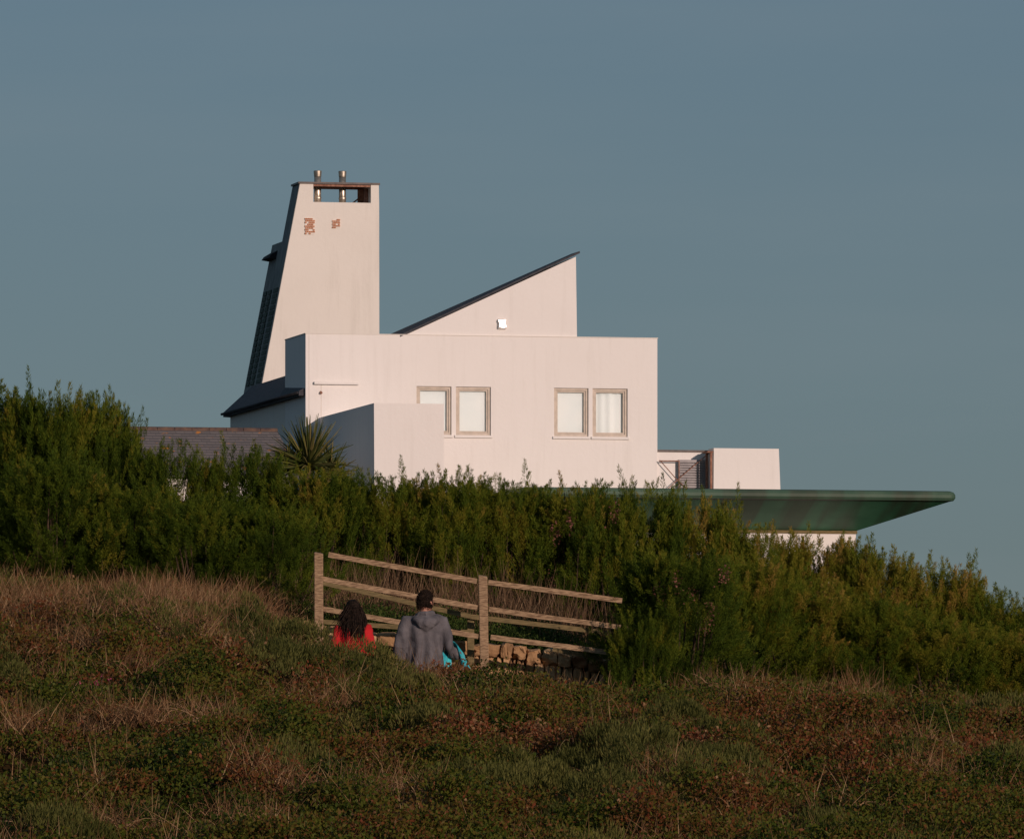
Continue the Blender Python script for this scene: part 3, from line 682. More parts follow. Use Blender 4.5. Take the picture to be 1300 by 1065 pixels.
# seed, bare foot, tone shift: four deep green kinds, two with bare brown legs, four yellower ones
for s_, (bare, toff) in enumerate([(.06, -.12), (.08, -.10), (.06, -.14), (.06, -.08), (.34, -.04), (.38, .0), (.05, .12), (.06, .08), (.05, .15), (.06, .10)]):
    p_, d_, l_, w_, t_, PP = shrub_mesh(200+s_, bare=bare, toff=toff)
    fo = quads('foliage', p_, d_, l_, w_, t_, M['tamarisk'], None, np.random.default_rng(s_))
    mb = MB(); stems_mesh(mb, PP, s_, 20 if s_ not in (4, 5) else 60); stm = mb.build('stems', M['stem_dark'], None)
    protos.append((fo.data, stm.data)); bpy.data.objects.remove(fo); bpy.data.objects.remove(stm)
def blossom_data():
    rng = np.random.default_rng(77); pos = []
    for _ in range(7):
        c = np.array([rng.uniform(-.5, .5), -.55+rng.uniform(-.1, .1), rng.uniform(.9, 1.75)])
        pos.append(c+rng.normal(0, (.035, .03, .08), (70, 3)))
    P = np.concatenate(pos); n_ = len(P)
    o = quads('blossom', P, rng.normal(size=(n_, 3)), np.full(n_, .03), np.full(n_, .025), rng.random(n_), M['pink'], None, rng)
    d = o.data; bpy.data.objects.remove(o); return d
bl_data = blossom_data()

# x, y, height, width, proto, label
SH = [
 (-6.6, 112.6, 2.75, 1.9, 0, None),
 (-5.7, 112.4, 2.48, 1.6, 1, 'tall dark green feathery shrub filling the left end of the hedge'),
 (-5.12, 112.7, 2.42, 1.2, 3, 'feathery shrub with pointed spikes against the sky, second from the hedge\'s left end'),
 (-4.25, 112.4, 2.02, 1.3, 3, 'feathery shrub in front of the left end of the slate roof ridge'),
 (-3.4, 112.7, 1.98, 1.5, 0, 'feathery shrub overlapping the middle of the slate outbuilding roof'),
 (-2.5, 112.4, 1.88, 1.5, 1, 'feathery shrub directly below the spiky sword-leaved plant, left of it'),
 (-1.6, 112.6, 1.84, 1.5, 4, 'feathery shrub below the white porch block, bare brown stems at its foot'),
 (-.8, 112.4, 1.84, 1.5, 5, 'feathery shrub under the left pair of windows with bare brown stems below'),
 (.0, 112.6, 1.84, 1.5, 4, 'feathery shrub above the tall fence post with dead twigs at its base'),
 (.8, 112.4, 1.96, 1.5, 5, 'feathery shrub with pinkish flower heads below the right pair of windows'),
 (1.55, 112.2, 2.12, 1.5, 2, 'tall feathery shrub at the right end of the white block, where the fence rails vanish'),
 (2.3, 112.6, 2.06, 1.5, 7, 'yellowish green feathery shrub in front of the left part of the copper canopy'),
 (3.0, 112.4, 1.92, 1.5, 6, 'feathery shrub partly hiding the white wall beneath the copper canopy'),
 (3.75, 112.7, 1.94, 1.5, 8, 'feathery shrub just right of the wall beneath the canopy'),
 (4.5, 112.4, 1.82, 1.5, 9, 'feathery shrub below the pointed tip of the copper canopy'),
 (5.3, 112.6, 1.82, 1.5, 7, 'yellow-green feathery shrub against the sky near the right end of the hedge'),
 (6.2, 112.4, 1.7, 1.7, 6, 'last feathery shrub at the right end of the hedge'),
 (-5.5, 108.7, 1.75, 1.6, 3, 'lower dark shrub at the foot of the hedge, far left above the dry grass'),
 (-4.6, 108.8, 1.5, 1.4, 1, 'low dark shrub at the hedge foot, below the left end of the slate roof'),
 (-3.65, 108.4, 1.45, 1.5, 2, 'dense green shrub at the hedge foot, second one left of the fence post'),
 (-2.85, 108.3, 1.35, 1.2, 0, 'dense green shrub immediately left of the left fence post'),
 (2.0, 106.55, 1.78, 1.55, 1, 'large dark green shrub at the hedge foot, immediately right of the fence'),
 (1.56, 105.9, 1.55, .90, 2, 'narrow dark shrub in front of the right ends of the fence rails'),
 (2.75, 108.8, 1.7, 1.5, 7, 'shrub at the hedge foot, just right of the one covering the rails'),
 (3.5, 109.2, 1.5, 1.5, 8, 'low shrub at the hedge foot below the canopy wall'),
 (4.3, 109.2, 1.35, 1.5, 9, 'low yellowish shrub at the hedge foot below the canopy tip'),
 (5.15, 109.2, 1.30, 1.5, 6, 'low shrub at the hedge foot, lower right edge of the hillside'),
 (6.1, 109.4, 1.2, 1.6, 7, 'lowest shrub at the right edge of the hedge foot'),
]
TOPX = [-6.5, -5.65, -5.1, -4.75, -4.5, -3.9, -3.0, -2.6, -1.8, -1.3, -.8, 0, .45, .95, 1.3, 1.75, 2.2, 2.6, 3.0, 3.9, 4.35, 4.8, 5.2, 5.7, 6.5]
TOPY = [486, 488, 498, 512, 558, 556, 572, 588, 598, 594, 594, 599, 604, 605, 594, 606, 620, 634, 652, 668, 682, 686, 708, 722, 740]
rnd = random.Random(5)
for (x, y, h, w, k, lab) in SH:
    if y > 112:                                       # back row carries the skyline of the hedge
        h = (YH-np.interp(x, TOPX, TOPY))/F*y - gz(x, y) + rnd.uniform(-.03, .05)
    root = empty('tamarisk_shrub', (x, y, gz(x, y)-.05), rnd.uniform(0, 6.28), label=lab or 'feathery shrub at the outer left end of the hedge, mostly cut off by the frame', cat='shrub', group='feathery shrubs of the hedge')
    root.scale = (w/1.5, w/1.5, (h+.05)/2.2)
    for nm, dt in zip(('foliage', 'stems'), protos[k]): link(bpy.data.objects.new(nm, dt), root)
    if lab and ('pink' in lab or 'large dark' in lab):
        b = link(bpy.data.objects.new('blossom', bl_data), root); b.rotation_euler = (0, 0, -root.rotation_euler.z)

# ------------------------------------------------------------------ sword-leaved plant (cordyline)
rng = np.random.default_rng(8)
yx, yy, yz = -2.92, 130.0, 6.30
yu = empty('sword_leaved_plant', (yx, yy, gz(yx, yy)), label='spiky cordyline with a fan of sword leaves in front of the white porch block', cat='plant')
hc = yz-gz(yx, yy)
Ps, Ds, Ls, Ws, Dr, Tn = [], [], [], [], [], []
for c, nn, sc in (((0, 0, hc), 270, 1.0), ((-.28, .1, hc-.05), 45, .6), ((.3, .15, hc-.12), 60, .7)):
    el = rng.uniform(-12, 88, nn); az = rng.uniform(0, 360, nn)
    d = np.stack([np.cos(np.radians(el))*np.cos(np.radians(az)), np.cos(np.radians(el))*np.sin(np.radians(az)), np.sin(np.radians(el))], 1)
    Ps.append(np.array(c)+d*.05); Ds.append(d); Ls.append(rng.uniform(.52, .76, nn)*sc); Ws.append(rng.uniform(.036, .058, nn)); Dr.append(rng.uniform(.0, .25, nn)*np.cos(np.radians(el))); Tn.append(rng.uniform(.1, .95, nn))
stripobj('leaves', blades(np.concatenate(Ps), np.concatenate(Ds), np.concatenate(Ls), np.concatenate(Ws), np.concatenate(Tn), 5, np.concatenate(Dr), rng), M['sword'], yu)
mb = MB(); mb.tube([(.02, 0, -.1), (0, .02, hc*.5), (0, 0, hc+.02)], [.10, .075, .06], 10); mb.tube([(.01, .02, hc*.55), (.16, .08, hc*.8), (.3, .15, hc-.10)], [.06, .05, .04], 8); mb.tube([(0, .02, hc*.5), (-.16, .06, hc*.8), (-.28, .1, hc-.04)], [.05, .04, .035], 8)
mb.build('trunk', M['stem'], yu, smooth=True)

# ------------------------------------------------------------------ heath in the foreground (uncountable ground cover)
rng = np.random.default_rng(21)
def fld(X, Y, s, ph):
    return (np.sin(X*s+ph)*np.cos(Y*s*.63+ph*2)+.6*np.sin(X*s*2.1-Y*s*.9+ph*3)+.4*np.cos(Y*s*1.7+X*s*1.3+ph))/2
def scatter(n_, y0, y1, half=.0605):
    Y = y0+(y1-y0)*rng.random(n_); X = (rng.random(n_)*2-1)*Y*half
    return X, Y
def is_path(X, Y): return (X > -2.6) & (X < 1.7) & (Y > 101.2) & (Y < 107.6)
def on_heath(X, Y, top=101.5):
    lim = np.where(X < -2.5, 108.2, np.where(X > 1.5, 108.6, top)); return Y < lim
# screen-independent patch fields: where the photo shows dry grass, grey-green heather, or bramble
def patches(X, Y):
    grass = .78*np.exp(-((X+4.6)/1.5)**2-((Y-98)/5)**2)+.8*np.exp(-((X+3.6)/1.0)**2-((Y-106)/4)**2)+.6*np.exp(-((X+4.3)/1.2)**2-((Y-87)/2.5)**2)+.35*np.exp(-((X-3.2)/1.5)**2-((Y-99)/3)**2)+.3*np.exp(-((X+1.5)/.8)**2-((Y-92)/2)**2)
    heath = 1.1*np.exp(-((X-.9)/1.4)**2-((Y-85.5)/2.6)**2)+.8*np.exp(-((X+2.4)/.8)**2-((Y-99)/6)**2)+.35*np.exp(-((X+1)/1.0)**2-((Y-97)/4)**2)
    return grass+.22*fld(X, Y, 1.3, .7), heath+.22*fld(X, Y, 1.6, 2.1)
# mounds: every plant cushion has its own centre, height, kind and hue
NM = 1500
mX, mY = scatter(NM, 77, 110.5); mR = rng.uniform(.22, .62, NM); mH = mR*rng.uniform(.35, 1.15, NM)
mg, mh = patches(mX, mY); u_ = rng.random(NM)
mT = np.where((mh > .42) & (mh > mg), 1, np.where(mg > .40, 2, 0)); mT = np.where(u_ < .07, 1, np.where(u_ > .92, 2, mT))
mC = rng.normal(0, .20, NM)
near_crest = np.where(mY < 100, np.exp(-((mY-100)/2.5)**2), 1.0); mH *= (1-.62*near_crest)*(1-.8*np.exp(-((mX+1.85)/.5)**2-((mY-100)/3.5)**2))
X, Y = scatter(15000, 78, 110.3); k = on_heath(X, Y); X, Y = X[k], Y[k]
best = np.full(len(X), 9.0); cell = np.zeros(len(X), int)
for q in range(NM):
    d_ = ((X-mX[q])**2+((Y-mY[q])*.8)**2)**.5/mR[q]; w_ = d_ < best; best[w_] = d_[w_]; cell[w_] = q
lift = mH[cell]*np.sqrt(np.clip(1-best**2, 0, 1)); keep = (best < 1.0) | (rng.random(len(X)) < .85)
X, Y, lift, cell, best = X[keep], Y[keep], lift[keep], cell[keep], best[keep]
Z = ground(X, Y)+lift*.92; typ = mT[cell]; hue = mC[cell]
typ = np.where(rng.random(len(X)) < .05, 2, typ); typ = np.where((typ == 2) & (rng.random(len(X)) < .30), 0, typ); bump_ = .55+.45*rng.random(len(X))
gz_ = ground(X, Y)
# heather clumps
s = typ == 1; cx_, cy_, cz_, hb, hu = X[s], Y[s], Z[s], bump_[s], hue[s]; m_ = len(cx_); NB = 110
idx = np.repeat(np.arange(m_), NB); n_ = len(idx)
az = rng.uniform(0, 2*np.pi, n_); el = np.arcsin(rng.uniform(.0, 1, n_)); r_ = rng.uniform(.25, 1, n_)**.5
dr = np.stack([np.cos(el)*np.cos(az), np.cos(el)*np.sin(az), np.sin(el)], 1)
pos = np.stack([cx_, cy_, cz_], 1)[idx]+dr*np.stack([.16*hb[idx], .16*hb[idx], .20*hb[idx]], 1)*r_[:, None]
dd = dr*.5+np.array([0, 0, 1.0])+rng.normal(0, .25, (n_, 3))
o = quads('heather', pos, dd, rng.uniform(.035, .075, n_), rng.uniform(.007, .012, n_), .48+.6*hu[idx]+rng.normal(0, .10, n_)+rng.normal(0, .10, m_)[idx], M['heather'], None, rng)
tag(o, 'grey-green heather mounds covering the hillside', 'heather', kind='stuff')
# bramble and low leafy scrub
s = typ == 0; cx_, cy_, cz_, hb, hu, lf = X[s], Y[s], Z[s], bump_[s], hue[s], lift[s]; m_ = len(cx_); NB = 75
idx = np.repeat(np.arange(m_), NB); n_ = len(idx)
off = rng.normal(0, 1, (n_, 3))*np.array([.13, .13, .06]); off[:, 2] = np.abs(off[:, 2])-rng.random(n_)*lf[idx]*.6
pos = np.stack([cx_, cy_, cz_], 1)[idx]+off*hb[idx][:, None]
base_t = .16*fld(cx_, cy_, 1.1, 5)+.15*np.exp(-((cx_-2.4)/1.7)**2-((cy_-92)/4)**2)-.12*np.exp(-((cx_+3)/2.2)**2-((cy_-83)/4)**2)
o = quads('bramble', pos, rng.normal(size=(n_, 3))+np.array([0, 0, .5]), rng.uniform(.022, .060, n_), rng.uniform(.012, .034, n_), .30+rng.normal(0, .11, n_)+np.clip(hu*.7+base_t-.04, -.3, .34)[idx]+(rng.random(n_) < .05)*.3, M['bramble'], None, rng)
tag(o, 'dark bramble scrub with red and brown leaves over the slope', 'bramble', kind='stuff')
# dry grass
s = typ == 2; cx_, cy_, cz_, hb = X[s], Y[s], gz_[s]+lift[s]*.5, bump_[s]; m_ = len(cx_); NB = 42
idx = np.repeat(np.arange(m_), NB); n_ = len(idx)
pos = np.stack([cx_, cy_, cz_], 1)[idx]+rng.normal(0, 1, (n_, 3))*np.array([.14, .14, .0])
X2, Y2 = scatter(5200, 78, 110); k = on_heath(X2, Y2); X2, Y2 = X2[k], Y2[k]
pos = np.concatenate([pos, np.stack([X2, Y2, ground(X2, Y2)+.02], 1)]); n_ = len(pos)
dd = rng.normal(0, .45, (n_, 3)); dd[:, 2] = np.abs(dd[:, 2])+.6
o = stripobj('dry_grass', blades(pos, dd, rng.uniform(.14, .55, n_), rng.uniform(.004, .010, n_), .50+rng.normal(0, .27, n_), 4, rng.uniform(0, .9, n_), rng), M['dry'])
tag(o, 'patches of dry brown grass on the slope', 'grass', kind='stuff')
# arching dead canes
X2, Y2 = scatter(1000, 79, 108); k = on_heath(X2, Y2); X2, Y2 = X2[k], Y2[k]; n_ = len(X2)
dd = rng.normal(0, .8, (n_, 3)); dd[:, 2] = np.abs(dd[:, 2])*.5+.55
pos = np.stack([X2, Y2, ground(X2, Y2)+.05], 1)
o = stripobj('dead_canes', blades(pos, dd, rng.uniform(.4, 1.1, n_), rng.uniform(.008, .016, n_), .62+rng.normal(0, .2, n_), 9, rng.uniform(.4, 1.1, n_), rng), M['twig'])
tag(o, 'arching dead bramble canes standing out of the scrub', 'dead canes', kind='stuff')
# twigs and stems under the hedge, behind the fence
n_ = 4200; X2 = rng.uniform(-3.4, 2.2, n_); Y2 = rng.uniform(108.6, 112.2, n_)
dd = rng.normal(0, .28, (n_, 3)); dd[:, 2] = 1
pos = np.stack([X2, Y2, ground(X2, Y2)], 1)
o = stripobj('dead_twigs', blades(pos, dd, rng.uniform(.25, .95, n_), rng.uniform(.006, .013, n_), .38+rng.normal(0, .2, n_), 4, rng.uniform(-.1, .3, n_), rng), M['twig'])
tag(o, 'bare brown twigs at the foot of the hedge above the stone wall', 'twigs', kind='stuff')
# green weeds on the bank above the stone wall
n_ = 26000; c = rng.integers(0, 60, n_); bx = rng.uniform(-2.5, 1.5, 60); by = rng.uniform(107.6, 109.4, 60)
X2 = bx[c]+rng.normal(0, .13, n_); Y2 = by[c]+rng.normal(0, .15, n_); Y2 = np.clip(Y2, 107.55, 109.8)
pos = np.stack([X2, Y2, ground(X2, Y2)+np.abs(rng.normal(0, .10, n_))], 1)
dd = rng.normal(0, .7, (n_, 3)); dd[:, 2] = np.abs(dd[:, 2])+.5
o = quads('bank_weeds', pos, dd, rng.uniform(.025, .06, n_), rng.uniform(.010, .02, n_), .38+rng.normal(0, .2, n_), M['fresh'], None, rng)
tag(o, 'low green weeds on the bank above the stone wall', 'weeds', kind='stuff')
# small magenta flower head
fx, fy = -4.15, 91.0
fr_ = empty('flower_cluster', (fx, fy, gz(fx, fy)), label='small cluster of magenta flowers among the scrub on the left', cat='flowers')
n_ = 90; c = rng.integers(0, 9, n_); cc = rng.normal(0, 1, (9, 3))*np.array([.12, .1, .07])+np.array([0, 0, .32])
for q in cc: quads('flower_head', q+rng.normal(0, .007, (9, 3)), rng.normal(size=(9, 3)), np.full(9, .026), np.full(9, .02), rng.random(9), M['magenta'], fr_, rng)
mb = MB()
for q in cc: mb.tube([(q[0]*.3, q[1]*.3, 0), (q[0]*.7, q[1]*.7, .2), tuple(q)], .004, 4)
mb.build('stalks', M['stem'], fr_)
# ------------------------------------------------------------------ people
def hand(mb, wrist, d, palm_n, side, L=.19):
    """palm plus five separate bent fingers; d points along the hand, palm_n is the way the palm faces"""
    w = Vector(wrist); d = Vector(d).normalized(); pn = Vector(palm_n); pn = (pn-d*pn.dot(d)).normalized(); sx = d.cross(pn)*side
    pl = L*.53
    mb.tube([w-d*.02, w+d*pl*.4, w+d*pl*.8, w+d*pl], [(.019, .026), (.017, .038), (.015, .043), (.012, .040)], 10, ref=pn)
    for i, (o_, ln) in enumerate(((.030, .072), (.011, .08), (-.010, .075), (-.030, .058))):
        b = w+d*(pl*.92)+sx*o_; p1 = b+d*ln*.45+pn*.006; p2 = p1+(d+pn*.55).normalized()*ln*.32; p3 = p2+(d*.7+pn*.8).normalized()*ln*.25
        mb.tube([b, p1, p2, p3], [.010, .009, .0085, .006], 8)
    b = w+d*pl*.25+sx*.030; p1 = b+(sx*.8+d*.7+pn*.3).normalized()*.035; p2 = p1+(d+sx*.25+pn*.3).normalized()*.032
    mb.tube([b, p1, p2], [.013, .011, .008], 8)
def head(mb, c, turn=0.0, s_=1.0):
    Rm = Matrix.Rotation(turn, 3, 'Z'); c = Vector(c)
    def q(x, y, z): return c+Rm @ Vector((x, y, z))*s_
    g = bmesh.ops.create_uvsphere(mb.bm, u_segments=28, v_segments=20, radius=1)
    for v in g['verts']:
        x, y, z = v.co
        wx = .074*(1-.25*max(0, -z)**1.5); y2 = .097*y*(1-.12*max(0, -z)); y2 += .014*max(0, -z)
        v.co = q(wx*x, y2, .118*z)
    mb.tube([q(0, .088, .025), q(0, .103, -.005), q(0, .108, -.022), q(0, .09, -.03)], [.008, .010, .014, .008], 8)     # nose
    mb.tube([q(-.024, .087, -.052), q(0, .096, -.05), q(.024, .087, -.052)], [.004, .008, .004], 8)                     # lips
    mb.ball(q(0, .072, -.092), .024*s_, 10)                                                                             # chin
    for sx in (-1, 1):
        mb.tube([q(sx*.020, .088, .022), q(sx*.045, .080, .024)], .009, 8)                                              # brow
        mb.tube([q(sx*.070, -.008, .018), q(sx*.083, -.014, .008), q(sx*.080, -.006, -.018), q(sx*.070, 0, -.030)], [(.006, .012), (.007, .017), (.006, .012), (.004, .006)], 8)
def eyes(parent, c, turn, s_=1):
    Rm = Matrix.Rotation(turn, 3, 'Z')
    for sx in (-1, 1):
        mb = MB(); mb.ball(Vector(c)+Rm @ Vector((sx*.031, .078, .003))*s_, .0115, 10); mb.build('eye', M['eye'], parent, smooth=True)

def wrinkle(a=.008, sc=7, st=.45):
    return lambda c: a*mnoise.noise(Vector((c.x*sc, c.y*sc, c.z*sc*st)))+a*.5*mnoise.noise(c*sc*2.3)

def man():
    X0, Y0 = -1.0, 104.0; g0 = gz(X0, Y0)
    root = empty('person', (X0, Y0, g0), R(6), label='man in a grey hooded jacket with short dark hair, seen from behind at the fence', cat='person')
    turn = R(-42); hc = (.01, .03, 1.655)
    sh = {-1: Vector((-.195, -.005, 1.44)), 1: Vector((.195, 0, 1.445))}
    el = {-1: Vector((-.29, -.03, 1.15)), 1: Vector((.275, -.06, 1.15))}
    wr = {-1: Vector((-.30, .06, .90)), 1: Vector((.40, .11, 1.01))}
    kn = {-1: Vector((-.10, .03, .50)), 1: Vector((.11, .12, .52))}
    an = {-1: Vector((-.11, -.16, .12)), 1: Vector((.11, .06, .09))}
    b = MB()
    b.tube([(0, 0, .86), (0, 0, .95), (0, .0, 1.08), (0, 0, 1.25), (0, 0, 1.38), (0, 0, 1.46), (0, .005, 1.50)],
           [(.10, .14), (.115, .165), (.10, .145), (.115, .165), (.115, .185), (.085, .13), (.06, .07)], 20, ref=(0, 1, 0))
    b.tube([(0, 0, 1.46), (0, .01, 1.53), (.005, .02, 1.60)], [.062, .056, .058], 14)
    head(b, hc, turn, 1.08)
    for s in (-1, 1):
        b.tube([sh[s]+Vector((-s*.05, 0, .0)), sh[s], sh[s].lerp(el[s], .5), el[s], el[s].lerp(wr[s], .4), wr[s]], [.05, .054, .045, .037, .036, .025], 14)
        b.tube([Vector((s*.08, 0, .93)), kn[s].lerp(Vector((s*.09, 0, .90)), .55), kn[s], kn[s].lerp(an[s], .4), an[s]], [.09, .08, .055, .055, .037], 14)
        fwd = Vector((0, 1, 0)); b.tube([an[s]+Vector((0, -.05, -.05)), an[s]+Vector((0, .03, -.05)), an[s]+Vector((0, .16, -.065))], [(.035, .036), (.035, .042), (.018, .04)], 10)
    hand(b, wr[-1], (0, .12, -1), (1, 0, 0), 1); hand(b, wr[1], (.4, .7, -.4), (-.6, .2, -.6), -1)
    b.fuse('body', M['skin'], root, .0055)
    eyes(root, hc, turn, 1.08)
    h = MB()                                                                   # hooded jacket
    h.tube([(0, 0, .84), (0, 0, .90), (0, .0, 1.05), (0, 0, 1.22), (0, -.005, 1.36), (0, -.005, 1.44), (0, .0, 1.485), (0, .005, 1.51)],
           [(.155, .215), (.165, .225), (.155, .215), (.16, .225), (.155, .225), (.125, .20), (.10, .13), (.075, .09)], 24, ref=(0, 1, 0))
    for s in (-1, 1):
        h.tube([sh[s]+Vector((-s*.08, 0, -.01)), sh[s]+Vector((0, 0, -.005)), sh[s].lerp(el[s], .5), el[s]+Vector((0, -.005, 0)), el[s].lerp(wr[s], .5), wr[s].lerp(el[s], .06)],
               [.085, .086, .082, .075, .066, .05], 18)
    h.tube([(-.135, -.03, 1.475), (-.12, -.10, 1.455), (-.06, -.155, 1.43), (0, -.17, 1.415), (.06, -.155, 1.43), (.12, -.10, 1.455), (.135, -.03, 1.475)],
           [.035, .05, .058, .062, .058, .05, .035], 14)                      # hood lying in a roll on the back
    h.tube([(0, -.13, 1.50), (0, -.165, 1.44), (0, -.175, 1.37), (0, -.165, 1.32)], [(.03, .10), (.045, .12), (.03, .09), (.012, .03)], 14, ref=(0, 1, 0))
    h.tube([(-.09, .05, 1.50), (-.075, -.06, 1.525), (0, -.095, 1.53), (.075, -.06, 1.525), (.09, .05, 1.50)], [.028, .03, .034, .03, .028], 12)
    def folds(c):
        w = .011*math.sin(c.x*46+3*mnoise.noise(c*4))*max(0, min(1, (1.40-c.z)*4))
        return w*1.15 + .020*mnoise.noise(Vector((c.x*9, c.y*9, c.z*3.0))) + .006*mnoise.noise(c*17)
    hd = h.fuse('hooded_jacket', M['hoodie'], root, .011, folds, 3)
    t = MB()
    t.tube([(0, 0, .80), (0, 0, .88), (0, 0, .98)], [(.13, .17), (.14, .185), (.13, .17)], 20, ref=(0, 1, 0))
    for s in (-1, 1):
        t.tube([Vector((s*.085, 0, .90)), kn[s].lerp(Vector((s*.09, 0, .90)), .5), kn[s], kn[s].lerp(an[s], .5), an[s]+Vector((0, 0, -.01))], [.11, .10, .078, .075, .075], 16)
    t.fuse('trousers', M['jeans'], root, .012, wrinkle(.012), 2)
    for s in (-1, 1):
        f = MB(); a = an[s]
        f.tube([a+Vector((0, -.07, -.055)), a+Vector((0, -.02, -.04)), a+Vector((0, .06, -.045)), a+Vector((0, .17, -.06)), a+Vector((0, .20, -.065))], [(.03, .035), (.05, .046), (.045, .05), (.03, .05), (.016, .035)], 14)
        f.build('shoe', M['shoe'], root, smooth=True)
    hr = MB(); Rm = Matrix.Rotation(turn, 3, 'Z'); g = bmesh.ops.create_uvsphere(hr.bm, u_segments=60, v_segments=44, radius=1)
    for v in list(g['verts']):
        x, y, z = v.co; c = Vector((.090*x, .114*y-.004, .138*z+.006))
        face = y > .30 and z < .45+(.3 if abs(x) < .6 else 0); low = z < -.52-.1*y
        if face or low: c *= .80
        nn = mnoise.noise(v.co*7)*.007+mnoise.noise(v.co*22)*.010
        v.co = Vector(hc)+Rm @ (c*(1+nn*8))
    hr.build('hair', M['hair'], root, smooth=False)
    rgm = np.random.default_rng(9); dv = rgm.normal(size=(2600, 3)); dv /= np.linalg.norm(dv, axis=1, keepdims=True)
    dv = dv[(dv[:, 2] > -.60) & ~((dv[:, 1] > .25) & (dv[:, 2] < .45))]
    pv = [Vector(hc)+Rm @ Vector((.088*x, .112*y-.004, .134*z+.006)) for x, y, z in dv]
    dd_ = np.array([(Rm @ Vector((x, y, z-.9)))[:] for x, y, z in dv])+rgm.normal(0, .4, dv.shape)
    quads('hair_tufts', np.array([p[:] for p in pv]), dd_, rgm.uniform(.015, .030, len(dv)), rgm.uniform(.003, .006, len(dv)), rgm.random(len(dv)), M['hair'], root, rgm)
    # turquoise towel carried over the right forearm
    ce, sn = math.cos(R(6)), math.sin(R(6))
    def wpt(p): return (p.x*ce-p.y*sn, p.x*sn+p.y*ce, p.z)
    tw = empty('towel', (X0, Y0, g0), R(6), label='bright turquoise towel hanging from the man\'s right arm', cat='towel')
    verts, faces = [], []; nu, nv = 22, 26; e, w_ = el[1], wr[1]
    for side in (0, 1):
        for i in range(nu+1):
            for j in range(nv+1):
                a = i/nu; s = (j/nv)*2-1
                c = e.lerp(w_, .12+.8*a)+Vector((0, 0, .0))
                r = .078; ang = s*2.2; hang = max(0, abs(s)-.38)
                if abs(s) < .38: th = s/.38*math.pi/2; p = c+Vector((math.sin(th)*r, 0, math.cos(th)*r))
                else: p = c+Vector((math.copysign(r, s)+ (.09 if s > 0 else .0)*hang*1.6, -.02*hang, -hang*(.46 if s > 0 else .36)*(1+.25*math.sin(a*5))))
                p += Vector((.016*math.sin(a*21+s*2), .012*math.sin(a*13), 0))*(hang*1.8)
                p += Vector((.006*side*(1 if s > 0 else -1), 0, .006*side))
                verts.append(p)
    def vid(sd_, i, j): return sd_*(nu+1)*(nv+1)+i*(nv+1)+j
    for i in range(nu):
        for j in range(nv):
            for sd_ in (0, 1): faces.append([vid(sd_, i, j), vid(sd_, i+1, j), vid(sd_, i+1, j+1), vid(sd_, i, j+1)])
    for i in range(nu):
        for j in (0, nv): faces.append([vid(0, i, j), vid(0, i+1, j), vid(1, i+1, j), vid(1, i, j)])
    for j in range(nv):
        for i in (0, nu): faces.append([vid(0, i, j), vid(0, i, j+1), vid(1, i, j+1), vid(1, i, j)])
    meshobj('cloth', verts, faces, M['towel'], tw, True)
man()

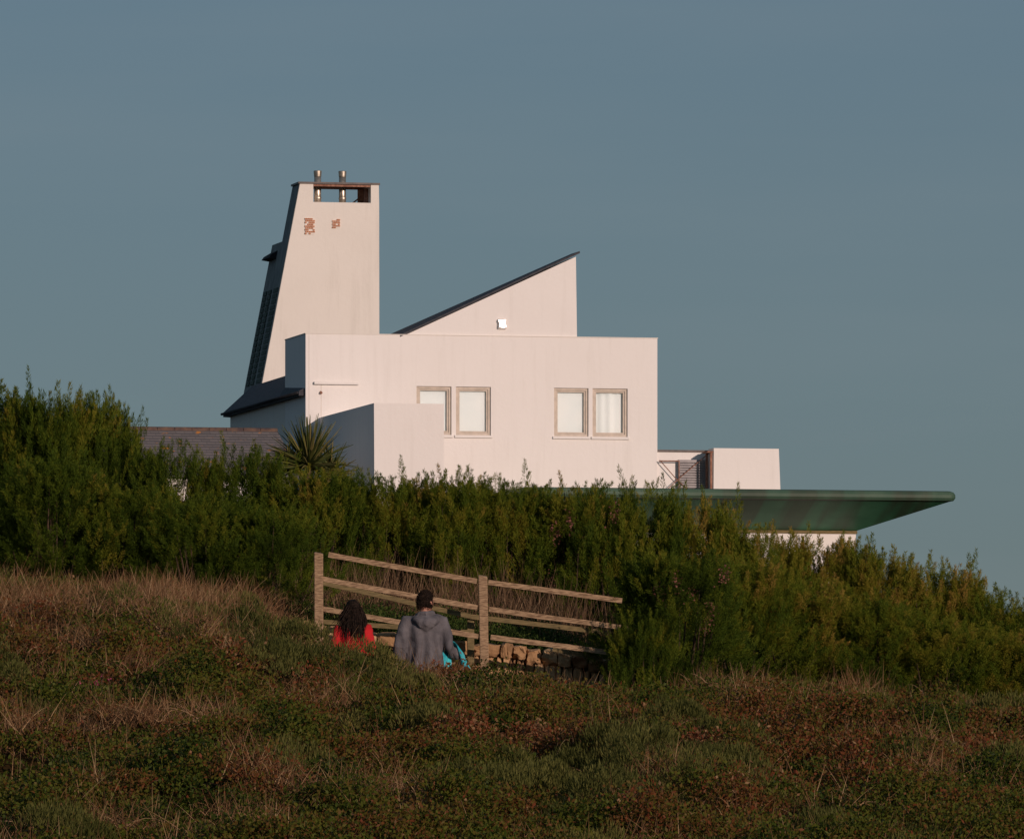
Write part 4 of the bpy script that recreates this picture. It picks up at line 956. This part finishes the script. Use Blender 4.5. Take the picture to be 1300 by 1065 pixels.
def woman():
    X0, Y0 = -1.85, 103.3; g0 = gz(X0, Y0)-.02
    root = empty('person', (X0+.04, Y0, g0), R(10), label='woman with long dark windblown hair and red top, left of the man', cat='person')
    root.scale = (1.03, 1.03, 1.03); turn = R(10); hc = (.0, .04, 1.51)
    sh = {s: Vector((s*.155, 0, 1.32)) for s in (-1, 1)}
    el = {-1: Vector((-.22, -.04, 1.05)), 1: Vector((.215, -.03, 1.05))}
    wr = {-1: Vector((-.22, .10, .84)), 1: Vector((.21, .12, .85))}
    kn = {-1: Vector((-.08, .12, .48)), 1: Vector((.09, .02, .46))}
    an = {-1: Vector((-.08, .06, .09)), 1: Vector((.09, -.15, .12))}
    b = MB()
    b.tube([(0, 0, .78), (0, 0, .88), (0, 0, 1.0), (0, 0, 1.14), (0, 0, 1.26), (0, 0, 1.335), (0, .005, 1.375)],
           [(.10, .14), (.115, .165), (.085, .12), (.10, .14), (.10, .155), (.07, .11), (.05, .055)], 20, ref=(0, 1, 0))
    b.tube([(0, 0, 1.34), (0, .02, 1.41), (0, .03, 1.47)], [.05, .046, .05], 14); head(b, hc, turn, .93)
    for s in (-1, 1):
        b.tube([sh[s]+Vector((-s*.05, 0, 0)), sh[s], sh[s].lerp(el[s], .5), el[s], el[s].lerp(wr[s], .4), wr[s]], [.04, .045, .038, .032, .031, .021], 14)
        b.tube([Vector((s*.08, 0, .86)), kn[s].lerp(Vector((s*.08, 0, .84)), .55), kn[s], kn[s].lerp(an[s], .4), an[s]], [.09, .075, .05, .05, .033], 14)
        b.tube([an[s]+Vector((0, -.045, -.05)), an[s]+Vector((0, .03, -.05)), an[s]+Vector((0, .14, -.065))], [(.03, .032), (.03, .038), (.016, .035)], 10)
        hand(b, wr[s], (0, .3, -1), (-s, 0, 0), -s, .17)
    b.fuse('body', M['skin'], root, .0055); eyes(root, hc, turn, .93)
    h = MB()
    h.tube([(0, 0, .80), (0, 0, .88), (0, 0, 1.0), (0, 0, 1.14), (0, 0, 1.26), (0, 0, 1.34), (0, .005, 1.37)],
           [(.135, .18), (.14, .19), (.115, .155), (.125, .17), (.125, .185), (.09, .15), (.065, .075)], 22, ref=(0, 1, 0))
    for s in (-1, 1):
        h.tube([sh[s]+Vector((-s*.06, 0, -.01)), sh[s], sh[s].lerp(el[s], .5), el[s], el[s].lerp(wr[s], .5), wr[s].lerp(el[s], .05)], [.062, .064, .056, .05, .045, .036], 16)
    h.fuse('red_top', M['red'], root, .011, wrinkle(.016, 9, .4), 2)
    t = MB(); t.tube([(0, 0, .74), (0, 0, .82), (0, 0, .92)], [(.12, .165), (.13, .18), (.11, .15)], 20, ref=(0, 1, 0))
    for s in (-1, 1):
        t.tube([Vector((s*.08, 0, .84)), kn[s].lerp(Vector((s*.08, 0, .84)), .5), kn[s], kn[s].lerp(an[s], .5), an[s]+Vector((0, 0, -.01))], [.10, .088, .066, .06, .055], 16)
    t.fuse('trousers', M['jeans'], root, .012, wrinkle(.01), 2)
    for s in (-1, 1):
        f = MB(); a = an[s]
        f.tube([a+Vector((0, -.06, -.055)), a+Vector((0, -.02, -.04)), a+Vector((0, .06, -.045)), a+Vector((0, .15, -.06)), a+Vector((0, .175, -.065))], [(.03, .03), (.045, .04), (.04, .045), (.028, .045), (.014, .03)], 14)
        f.build('shoe', M['shoe'], root, smooth=True)
    # hair: a full head of strands, blown to the left
    rg = random.Random(3); hm = MB(); C = Vector(hc)
    g = bmesh.ops.create_uvsphere(hm.bm, u_segments=30, v_segments=22, radius=1)
    Rm = Matrix.Rotation(turn, 3, 'Z')
    for v in g['verts']:
        x, y, z = v.co; c = Vector((.088*x, .110*y-.012, .122*z+.008))
        if y > .35 and z < .5: c *= .8
        v.co = C+Rm @ c*(1+.05*mnoise.noise(v.co*5))
    for i in range(1150):
        a = rg.uniform(0, 2*math.pi); zz = rg.uniform(-.5, 1)
        d = Vector((math.cos(a)*math.sqrt(max(0, 1-zz*zz)), math.sin(a)*math.sqrt(max(0, 1-zz*zz)), zz))
        if d.y > .25 or (abs(d.x) > .75 and zz < -.1): continue
        p = C+Rm @ Vector((d.x*.084, d.y*.105-.012, d.z*.118)); ln = rg.uniform(.16, .34); wind = rg.uniform(.0, .34)*(1.5 if d.x < -.3 else .5)*(rg.random() < .45) + .01
        pts = [p]; v_ = Vector((d.x*.5, d.y*.5, .1))
        curl = rg.uniform(-1, 1)
        for k_ in range(1, 7):
            t_ = k_/6
            v_ = Vector((d.x*.45*(1-t_)-wind*1.6*t_+.12*math.sin(t_*7+curl*3), -.25*(1-t_)+d.y*.3*(1-t_)+.06*curl, -.45-.75*t_+wind*.8*t_))
            pts.append(pts[-1]+v_*ln/6*1.2)
        w = rg.uniform(.004, .009); sd_ = Vector((rg.uniform(-1, 1), rg.uniform(-.4, .4), 0)).normalized()
        vs2 = []
        for k_, q in enumerate(pts):
            ww = w*(1-.8*k_/6); vs2.append((hm.bm.verts.new(q-sd_*ww), hm.bm.verts.new(q+sd_*ww)))
        for q0, q1 in zip(vs2, vs2[1:]): hm.bm.faces.new((q0[0], q0[1], q1[1], q1[0]))
    hm.build('hair', M['hair'], root, fix=False)
woman()
